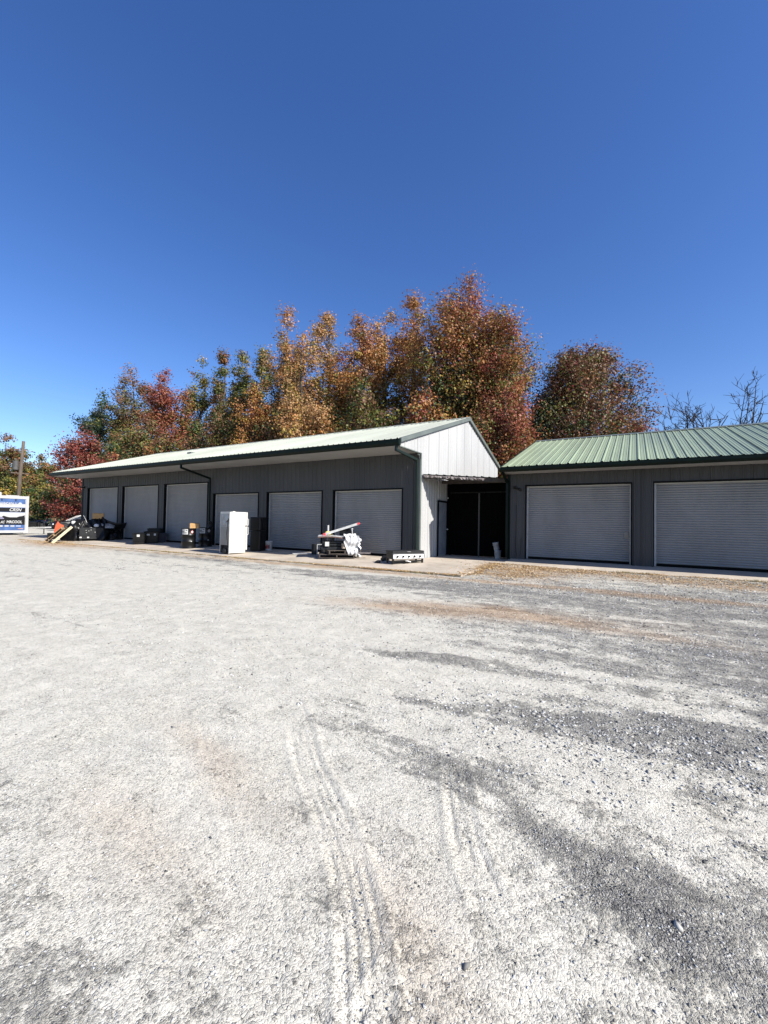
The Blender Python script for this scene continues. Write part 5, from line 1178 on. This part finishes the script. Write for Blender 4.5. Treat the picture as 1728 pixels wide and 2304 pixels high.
def tree(name, label, x, y, H, Rr, base, pal, n, ls=0.24, shape='oval', seed=1, tips=60, bark='bark', lean=0.0, trunk_r=None, dens=1.0, group=None, leaders=5):
    rng = np.random.default_rng(seed)
    gz = float(ground_z(x, y))
    root = thing(name, label, 'tree', (x, y, gz), 0, group)
    H = H-gz; ls = ls*0.84; n = int(n*1.3)
    def env(t):   # radius at relative crown height
        if shape == 'oval': return np.sin(np.pi*np.clip(t, 0.02, 0.98)**0.8)**0.6
        if shape == 'spire': return (1-t)**0.75*(0.35+0.65*np.clip(t*6, 0, 1))+0.05
        if shape == 'column': return np.minimum(1, (1-t)*3.0)**0.6*(0.6+0.4*np.sin(t*9+seed))+0.04
        if shape == 'cone': return np.clip(1.12-t, 0.03, 1)**0.8*np.minimum(1, 0.5+t*3)
        if shape == 'dome': return np.sqrt(np.clip(1-(t*0.98)**2, 0.02, 1))*np.minimum(1, 0.6+t*2.0)
        return np.ones_like(t)
    lob = rng.uniform(0, 6.28, 4)
    t = rng.random(tips)**0.85; a = rng.uniform(0, 6.283, tips)
    rad = Rr*env(t)*(1+0.22*np.sin(3*a+lob[0]+t*5)+0.12*np.sin(5*a+lob[1]-t*9))*(0.35+0.65*rng.random(tips)**0.45)
    cb = base*H
    z = cb+t*(H-cb)*0.97
    lx = lean*(z/H)
    nl = leaders
    if nl > 1:
        la = np.arange(nl)*2.4+lob[2]; lr = Rr*0.62*np.sqrt(np.arange(nl)/nl)*rng.uniform(0.8, 1.15, nl)
        ht = H*(1-0.33*(lr/Rr)**1.2-rng.uniform(0, 0.09, nl)*(np.arange(nl) > 0)); w_ = Rr*rng.uniform(0.46, 0.66, nl)*(1.25 if nl < 4 else 1)
        j = rng.integers(0, nl, tips); t = rng.random(tips)**(0.72 if nl < 4 else 0.9)
        z = cb+t*(ht[j]-cb); rad = w_[j]*np.clip(1.02-t, 0.02, 1)**0.62*(0.25+0.75*rng.random(tips)**0.5)*(0.7+0.6*rng.random(tips))
        lx = lean*(z/H)
        tips_p = np.stack([lr[j]*np.cos(la[j])*(0.75+0.25*t)+rad*np.cos(a)+lx, lr[j]*np.sin(la[j])*(0.75+0.25*t)+rad*np.sin(a), z], -1)
    else:
        tips_p = np.stack([rad*np.cos(a)+lx, rad*np.sin(a), z], -1)
    # trunk and limbs
    mb = MB(); tr = trunk_r or 0.016*H+0.02; wob = [rng.normal(0, 0.012*H, 2) for _ in range(7)]
    tp = []; trr = []
    for i in range(8):
        f = i/7; w = wob[min(i, 6)] if i else (0, 0)
        tp.append((w[0]*f+lean*f, w[1]*f, f*H*0.90)); trr.append(tr*(1-f)**0.85+0.025)
    mb.tube(tp, trr, 8)
    mb.build('trunk', M[bark], root, True)
    lm = MB()
    def trunk_at(zz):
        f = min(max(zz/(H*0.90), 0), 1)*7; i = min(int(f), 6); f -= i
        return Vector(tp[i])*(1-f)+Vector(tp[i+1])*f, trr[i]*(1-f)+trr[i+1]*f
    mids = []
    for k in range(tips):
        p = Vector(tips_p[k]); hd = math.hypot(p.x, p.y)
        z0 = max(cb*0.6, p.z-hd*(0.9+0.5*rng.random())-0.3)
        q, rq = trunk_at(z0)
        mid = q.lerp(p, 0.55)+Vector((rng.normal(0, 0.12), rng.normal(0, 0.12), 0.10*hd))
        mids.append(tuple(mid))
        rb = min(rq*0.55, 0.018+0.012*hd)
        lm.tube([q, q.lerp(mid, 0.6)+Vector((0,0,0.03*hd)), mid, p], [rb, rb*0.75, rb*0.5, 0.008], 4, False)
        for _ in range(2):
            e = p+Vector(rng.normal(0, 0.04*Rr+0.15, 3)); e.z += 0.2
            lm.tube([mid.lerp(p, 0.5), e], [rb*0.4, 0.006], 3, False)
    lm.build('limbs', M[bark], root)
    if n > 0:
        mids = np.array(mids); cen = np.vstack([tips_p, mids*0.5+tips_p*0.5])
        sp = np.concatenate([np.full(tips, 1.0), np.full(tips, 0.85)])*(0.10*Rr+0.66)*dens*rng.uniform(0.7, 1.3, 2*tips)
        V, F, C = leafcloud(rng, cen, sp, n, ls, pal, cb, H, 0)
        me = fast_mesh('crown', V, F, M['leaf'], C); link('crown', me, root)
    return root

def pal(*t):  # (colour, weight, top bias)
    return ([q[0] for q in t], [q[1] for q in t], [q[2] if len(q) > 2 else 0 for q in t])
P_ORG = pal((ORG,3,1),(RUST,3,1.2),(OLV,2,-1.2),(YEL,1.6,-0.6),(RED,0.8,0.8))
P_BIG = pal((RUST,3.2,1.4),(ORG,2.2,0.4),(OLV,3.4,-1.0),(YEL,2.2,-0.6),(RED,1.3,1.6),(GRN,1.0,-1))
P_TAN = pal((TANO,4,0.6),(ORG,2,0.2),(RUST,1,0),(OLV,1.5,-1.5),(YEL,1,-0.5))
P_OLV = pal((OLV,4),(GRN,2),(BRN,2,0.5),(YEL,0.8,0.4))
P_OLR = pal((OLV,3),(BRN,3,0.8),(GRN,1.5),(RUST,1,0.5))
P_YG = pal((YEL,0.7,1),(OLV,3.4),(GRN,2,-0.5),(BRN,1.4))
P_RED = pal((RED,4,0.8),(PINK,1.5,1.2),(RUST,2,-0.3),(BRN,1.5,-1),(OLV,0.7,-1))
P_MAR = pal((MAR,4),(RED,1.5),(BRN,1.5),(PINK,0.8,0.4),(GRN,0.6,-1))
P_DGR = pal((DGR,4),(GRN,2.5),(GREY,1.4,0.8),(OLV,0.6))
P_GRN = pal((GRN,4),(OLV,2),(DGR,2),(YEL,0.5))
P_OAK = pal((BRN,5,0.5),(RUST,0.8,0.3),(MAR,1.2,0.6),(GRN,1.6,-1.0),(OLV,2,-0.4))
P_BRN = pal((BRN,4),(OLV,1.5),(RUST,1),(GRN,1))
P_FAR = pal((OLV,3),(BRN,2),(GRN,2),(YEL,0.5,-0.8),(RUST,0.7,0.6))
G_ = 'trees in the wood behind the garages'
def T(lab, x, y, H, Rr, base, pl, n, ls, shape, seed, tips, **k):
    k.setdefault('group', G_)
    k.setdefault('leaders', {'dome': 6, 'oval': 5, 'cone': 6, 'column': 3}[shape])
    wide = k.pop('wide', 1.62)
    return tree('deciduous_tree', lab, x, y, H, Rr*wide, base, pl, int(n*1.9), ls, shape, seed, int(tips*1.9), **k)
# far left, beyond the trailer
T('tall dark brown tree at the left edge, beyond the trailer', -85.5, 26, 14.1, 3.4, 0.05, P_BRN, 6500, 0.34, 'oval', 11, 40)
T('mixed olive tree directly behind the utility pole', -90, 30, 10.4, 3.4, 0.05, P_FAR, 6000, 0.34, 'dome', 12, 40)
T('rusty-topped tree between the utility pole and the maroon tree', -88.9, 32, 11.6, 3.2, 0.05, P_OLR, 6000, 0.34, 'dome', 13, 40)
T('brown and green tree just left of the maroon tree', -88.4, 34, 10.7, 3.4, 0.05, P_FAR, 6000, 0.34, 'dome', 14, 40)
T('yellow-green bushy tree rising over the trailer', -70.1, 22, 6.4, 3.0, 0.02, P_YG, 6000, 0.28, 'dome', 15, 40)
T('low yellow-green tree behind the parked cars', -69.9, 26, 5.6, 2.6, 0.02, P_YG, 4200, 0.26, 'dome', 16, 30)
T('low dark brush tree behind the trailer hitch', -72.0, 25.0, 6.8, 2.8, 0.02, P_FAR, 4500, 0.28, 'dome', 17, 30, bark='bark_pale')
T('low green tree behind the white car', -60.0, 24.0, 4.6, 2.6, 0.02, P_GRN, 4500, 0.26, 'dome', 18, 30)
T('maroon tree at the left end of the long garage', -50.8, 22, 10.8, 2.5, 0.03, P_MAR, 10500, 0.22, 'dome', 19, 80)
T('blue-green dark tree above the maroon tree', -66.1, 31, 19.6, 3.3, 0.25, P_DGR, 8500, 0.27, 'oval', 20, 70)
T('olive-brown tree left of the red tree', -61.0, 32, 22.3, 3.9, 0.25, pal((OLV,4),(BRN,2.5,0.8),(GREY,1),(RUST,0.8,0.8)), 9500, 0.27, 'oval', 21, 70, bark='bark_pale')
T('low dark green tree over the left end of the long roof', -52.1, 26, 10.4, 2.4, 0.1, P_GRN, 6500, 0.24, 'dome', 22, 50)
T('slender bright red tree', -46.4, 28, 19.3, 2.0, 0.2, P_RED, 8000, 0.23, 'cone', 23, 70, bark='bark_pale')
T('rust-red tree just right of the slender red tree', -45.2, 30, 16.3, 2.0, 0.2, pal((RED,2),(RUST,3),(BRN,2),(OLV,1)), 6000, 0.23, 'oval', 24, 50)
T('yellow-topped thin tree right of the red tree', -46.7, 33, 21.5, 2.2, 0.25, P_YG, 5500, 0.24, 'oval', 25, 50, bark='bark_pale', dens=0.9)
T('tall narrow olive tree, leftmost of the three olive columns', -44.0, 34, 22.4, 1.7, 0.25, P_OLR, 6000, 0.24, 'column', 26, 50)
T('tall narrow olive tree, middle of the three olive columns', -36.9, 31, 19.6, 1.7, 0.25, P_OLV, 6500, 0.23, 'column', 27, 50)
T('tall narrow dark tree, rightmost of the three olive columns', -39.0, 36, 22.3, 1.7, 0.25, P_OLV, 5500, 0.24, 'column', 28, 50)
T('short bright orange tree in front of the olive columns', -29.4, 26, 13.5, 1.8, 0.15, P_ORG, 7500, 0.20, 'cone', 29, 60)
T('tall tan-orange spire, first of the high orange group', -29.3, 30, 22.8, 2.1, 0.2, pal((TANO,3,0.8),(ORG,2.4,0.8),(OLV,2.4,-1),(GRN,1,-1),(RUST,1)), 8500, 0.21, 'cone', 30, 70)
T('pale tan tree below the high orange spires', -24.6, 27, 17.4, 2.5, 0.15, P_TAN, 9500, 0.20, 'oval', 31, 80, dens=0.95)
T('tall sparse tan tree with forked top', -25.9, 32, 22.2, 2.5, 0.3, P_TAN, 7500, 0.21, 'column', 32, 60, dens=0.85)
T('orange tree left of the tallest crown', -20.8, 30, 19.5, 2.6, 0.2, P_ORG, 11000, 0.20, 'cone', 33, 90)
T('orange-topped tree touching the left side of the tallest crown', -19.9, 33, 21.6, 2.6, 0.2, pal((TANO,2,1),(ORG,3,1),(RUST,2),(OLV,1.5,-1),(YEL,1,-1)), 10000, 0.21, 'cone', 34, 80)
T('dark-limbed orange tree half hidden by the tallest crown', -17.4, 34, 22.2, 2.6, 0.2, P_ORG, 9000, 0.21, 'cone', 35, 70)
T('tallest and widest rust-orange tree, above the white gable', -11.3, 31, 20.7, 6.3, 0.10, P_BIG, 44000, 0.19, 'dome', 36, 320, trunk_r=0.42, leaders=12, wide=1.1)
T('red-flecked tree right of the tallest crown', -7.6, 29, 15.6, 2.0, 0.15, pal((RED,2,0.5),(RUST,2.5),(ORG,1.5),(OLV,2,-0.6)), 8000, 0.18, 'oval', 37, 70)
T('low rust-red tree just behind the white gable peak', -6.9, 26.5, 10.2, 2.3, 0.1, pal((RED,2.4),(RUST,3),(PINK,1),(OLV,1.2)), 11000, 0.17, 'dome', 38, 90)
T('broad brown oak over the green roof', -3.2, 34, 14.3, 5.5, 0.06, P_OAK, 30000, 0.18, 'dome', 39, 190, trunk_r=0.34, leaders=1, wide=1.0)
T('dark green tree between the rust crown and the brown oak', -5.6, 31, 10.4, 2.0, 0.1, P_DGR, 7000, 0.18, 'oval', 40, 60)
T('low rusty tree at the right foot of the brown oak', 0.0, 33, 8.2, 1.9, 0.1, pal((BRN,3),(RUST,3),(MAR,2)), 5500, 0.18, 'dome', 41, 50)
# lower layer behind the long roof
U = [(-42.9,24,11.6,2.6,P_OLR,'low olive tree under the red tree'),(-34.4,26,11.8,2.8,P_BRN,'brown undergrowth tree below the olive columns'),(-38.5,27,11.0,2.5,P_FAR,'mixed low tree under the yellow-topped tree'),
     (-21.5,25,10.9,2.7,P_TAN,'low tan tree under the sparse forked tree'),(-16.6,25,10.6,2.7,P_OLV,'low olive tree under the orange group'),(-12.2,25.5,9.6,2.5,P_BIG,'low rusty tree at the foot of the tallest crown'),
     (-26.8,27,11.3,2.4,P_OLR,'low brown-green tree under the tan spire'),(-31.5,31,14.5,2.6,P_OLV,'dark olive tree behind the short orange tree'),(-19.0,28,13.5,2.6,P_OLV,'dark olive tree behind the orange group'),
     (-50.5,33,15.5,3.0,P_DGR,'dark green tree in the gap behind the red tree'),(-56.5,29,13.5,3.0,P_OLR,'brown-olive tree behind the low green one'),(-24.0,35,17.0,3.0,P_OLR,'dark tree behind the tan trees'),(-34.0,37,17.5,3.0,P_OLV,'dark tree in the gap behind the short orange tree'),(-15.0,37,17.0,3.2,P_OLV,'dark olive tree behind the tallest crown'),(-43,40,18,3.4,P_BRN,'far brown tree behind the olive columns')]
for i, (x, y, H, r_, p, lab) in enumerate(U): T(lab, x, y, H, r_, 0.03, p, 6500, 0.23, 'dome', 60+i, 60)

# bare trees at the right
bark_dark = mat('dark_brown_bark', (0.035,0.026,0.021), 0.9, 0, 0.2, 4, spec=0.1)
def bare_tree(label, x, y, H, Rr, seed):
    rg = random.Random(seed); root = thing('bare_tree', label, 'tree', (x, y, -0.12), 0, 'leafless trees behind the short garage')
    t = MB(); lm = MB()
    def limb(p, e, r0, r1, sag, n=6):
        pts = []; L_ = (e-p).length; w1 = Vector((rg.gauss(0,1),rg.gauss(0,1),rg.gauss(0,0.6)))*0.07*L_; w2 = Vector((rg.gauss(0,1),rg.gauss(0,1),rg.gauss(0,0.6)))*0.05*L_
        for i in range(n+1):
            f = i/n; q = p.lerp(e, f); q.z -= sag*L_*math.sin(math.pi*f)*(1-f*0.4); q += w1*math.sin(math.pi*f)+w2*math.sin(2*math.pi*f); pts.append(q)
        rad = [r0*(1-i/n)+r1*i/n for i in range(n+1)]
        lm.tube(pts, rad, 6 if r0 > 0.05 else 4, False); return pts, rad
    th = H*0.42; tp = [Vector((0,0,0)), Vector((0.08,0,th*0.4)), Vector((-0.05,0.05,th*0.75)), Vector((0.05,0,th)), Vector((0.1,0.05,th*1.25))]
    t.tube(tp, [0.27,0.23,0.20,0.17,0.11], 10)
    for k in range(11):
        a = k*2.4+rg.uniform(-0.3,0.3); el = rg.uniform(0.15, 1.0); rr = Rr*(1-el*0.55)*rg.uniform(0.8,1.05)
        e = Vector((rr*math.cos(a), rr*math.sin(a), th+(H-th)*(0.25+0.72*el)*rg.uniform(0.85,1.0)))
        s0 = tp[rg.choice((2,3,3,4))]
        pts, rad = limb(s0, e, 0.085, 0.016, 0.12, 7)
        for j in range(9):
            i = rg.randint(2, 7); q = pts[i]; d = (pts[i]-pts[i-1]).normalized()
            v = (d*0.7+Vector((rg.gauss(0,0.6),rg.gauss(0,0.6),rg.gauss(0.35,0.45)))).normalized()
            L2 = Rr*rg.uniform(0.22,0.42)
            p2, r2 = limb(q, q+v*L2, rad[i]*0.6, 0.014, 0.06, 4)
            for m_ in range(6):
                i2 = rg.randint(1, 4); d2 = (p2[i2]-p2[i2-1]).normalized()
                v2 = (d2*0.8+Vector((rg.gauss(0,0.55),rg.gauss(0,0.55),rg.gauss(0.2,0.45)))).normalized()
                p3, r3 = limb(p2[i2], p2[i2]+v2*Rr*rg.uniform(0.10,0.2), 0.014, 0.007, 0.03, 2)
    t.build('trunk', bark_dark, root, True); lm.build('limbs', bark_dark, root)
    return root
bare_tree('large leafless tree at the right edge above the green roof', 4.5, 33, 11.5, 3.2, 5)
bare_tree('smaller leafless tree left of the large bare one', 2.7, 35.5, 9.9, 1.8, 8)

# ------------------------------------------------------------------ dry leaves and weeds along the aprons
def make_litter():
    rng = np.random.default_rng(8); P = []
    def line(n, x0, y0, x1, y1, w, skew=1.0):
        t = rng.random(n); keep = rng.random(n) < 0.25+1.2*np.clip(fbm(t*abs(x1-x0)*1.3, t*0+2.0, 71, 3)-0.35, 0, 1)*2
        t = t[keep]; P.append(np.stack([x0+(x1-x0)*t+rng.normal(0, w, len(t)), y0+(y1-y0)*t-np.abs(rng.normal(0, w, len(t)))*skew], -1))
    line(7000, -30, 9.96, -10, 10.22, 0.10); line(9000, -12, 10.15, -3.9, 10.42, 0.10); line(4200, -3.75, 10.6, -3.65, 13.3, 0.14, 0.3)
    line(4500, -3.6, 13.40, 6, 13.40, 0.10)
    for (x, y, rx, ry, n) in ((-2.75,12.2,0.7,0.9,6500),(-1.6,12.95,1.3,0.3,3500),(1.4,12.75,1.2,0.4,2400),(2.2,12.0,1.4,0.35,1500),(-24.6,9.7,1.8,0.4,2500),(-25.6,10.0,1.0,0.4,1200),(-3.0,10.9,0.5,0.5,1000)):
        P.append(np.stack([rng.normal(x, rx, n), rng.normal(y, ry, n)], -1))
    P = np.vstack(P); P = P[rng.random(len(P)) < 0.25+0.75*sstep(fbm(P[:, 0]*1.8, P[:, 1]*2.6, 88, 4), 0.42, 0.6)]; P = P[~((P[:, 1] > 13.43) & (P[:, 0] > -3.7))]
    n = len(P); on = (P[:, 0] < -3.80) & (P[:, 1] > 10.0)
    z = ground_z(P[:, 0], P[:, 1])+0.012+rng.random(n)*0.02
    zs = np.where(P[:, 1] < 13.058, -0.035*(13.058-P[:, 1]), 0)+0.01; z = np.where(on, np.maximum(z, zs), z)
    a = rng.normal(0, 1, (n, 3)); a[:, 2] *= 0.35; a /= np.linalg.norm(a, axis=1)[:, None]
    b_ = np.cross(a, np.array([0,0,1.0])+rng.normal(0, 0.5, (n, 3))); b_ /= np.linalg.norm(b_, axis=1)[:, None]
    s = rng.uniform(0.014, 0.042, n)[:, None]; c = np.stack([P[:, 0], P[:, 1], z], -1)
    V = np.stack([c-a*s*0.6, c+b_*s*0.3, c+a*s*0.6, c-b_*s*0.3], 1).reshape(-1, 3)
    cols = np.array([(0.40,0.24,0.10),(0.48,0.33,0.16),(0.24,0.14,0.07),(0.50,0.39,0.23),(0.40,0.27,0.13)])
    C = cols[rng.integers(0, 5, n)]*rng.uniform(0.6, 1.3, (n, 1))
    me = fast_mesh('dry_leaf_litter', V, np.arange(n*4).reshape(-1, 4), M['litter'], np.repeat(C, 4, 0))
    tag(link('dry_leaf_litter', me), 'dry brown leaves and grass bits along the edge of the concrete', 'leaf litter', kind='stuff')
    # weeds
    n = 2600; t = rng.random(n); x = -29+25*t; x = np.where(rng.random(n) < 0.5, rng.choice([-17.6,-16.2,-15.4,-9.0,-7.6,-6.3,-12.0,-5.1], n)+rng.normal(0, 0.25, n), x)
    y = 10.0+0.013*(x+30)-np.abs(rng.normal(0, 0.05, n)); k = rng.random(n) < 0.2; x[k] = rng.choice([0.35,2.6,-0.2,3.4], k.sum())+rng.normal(0, 0.12, k.sum()); y[k] = 13.38-np.abs(rng.normal(0, 0.04, k.sum()))
    h = rng.uniform(0.02, 0.075, n); az = rng.uniform(0, 6.28, n); dx = np.cos(az)*0.006; dy = np.sin(az)*0.006; z = ground_z(x, y)
    tx = x+rng.normal(0, 0.02, n); ty = y+rng.normal(0, 0.02, n)
    V = np.stack([np.stack([x-dx, y-dy, z], -1), np.stack([x+dx, y+dy, z], -1), np.stack([tx, ty, z+h], -1)], 1).reshape(-1, 3)
    C = np.array([(0.13,0.14,0.05),(0.28,0.22,0.10),(0.35,0.28,0.15)])[rng.integers(0, 3, n)]
    me = fast_mesh('weeds', V, np.arange(n*3).reshape(-1, 3), M['litter'], np.repeat(C, 3, 0))
    tag(link('weeds', me), 'short dry weeds growing along the concrete edge', 'weeds', kind='stuff')
make_litter()
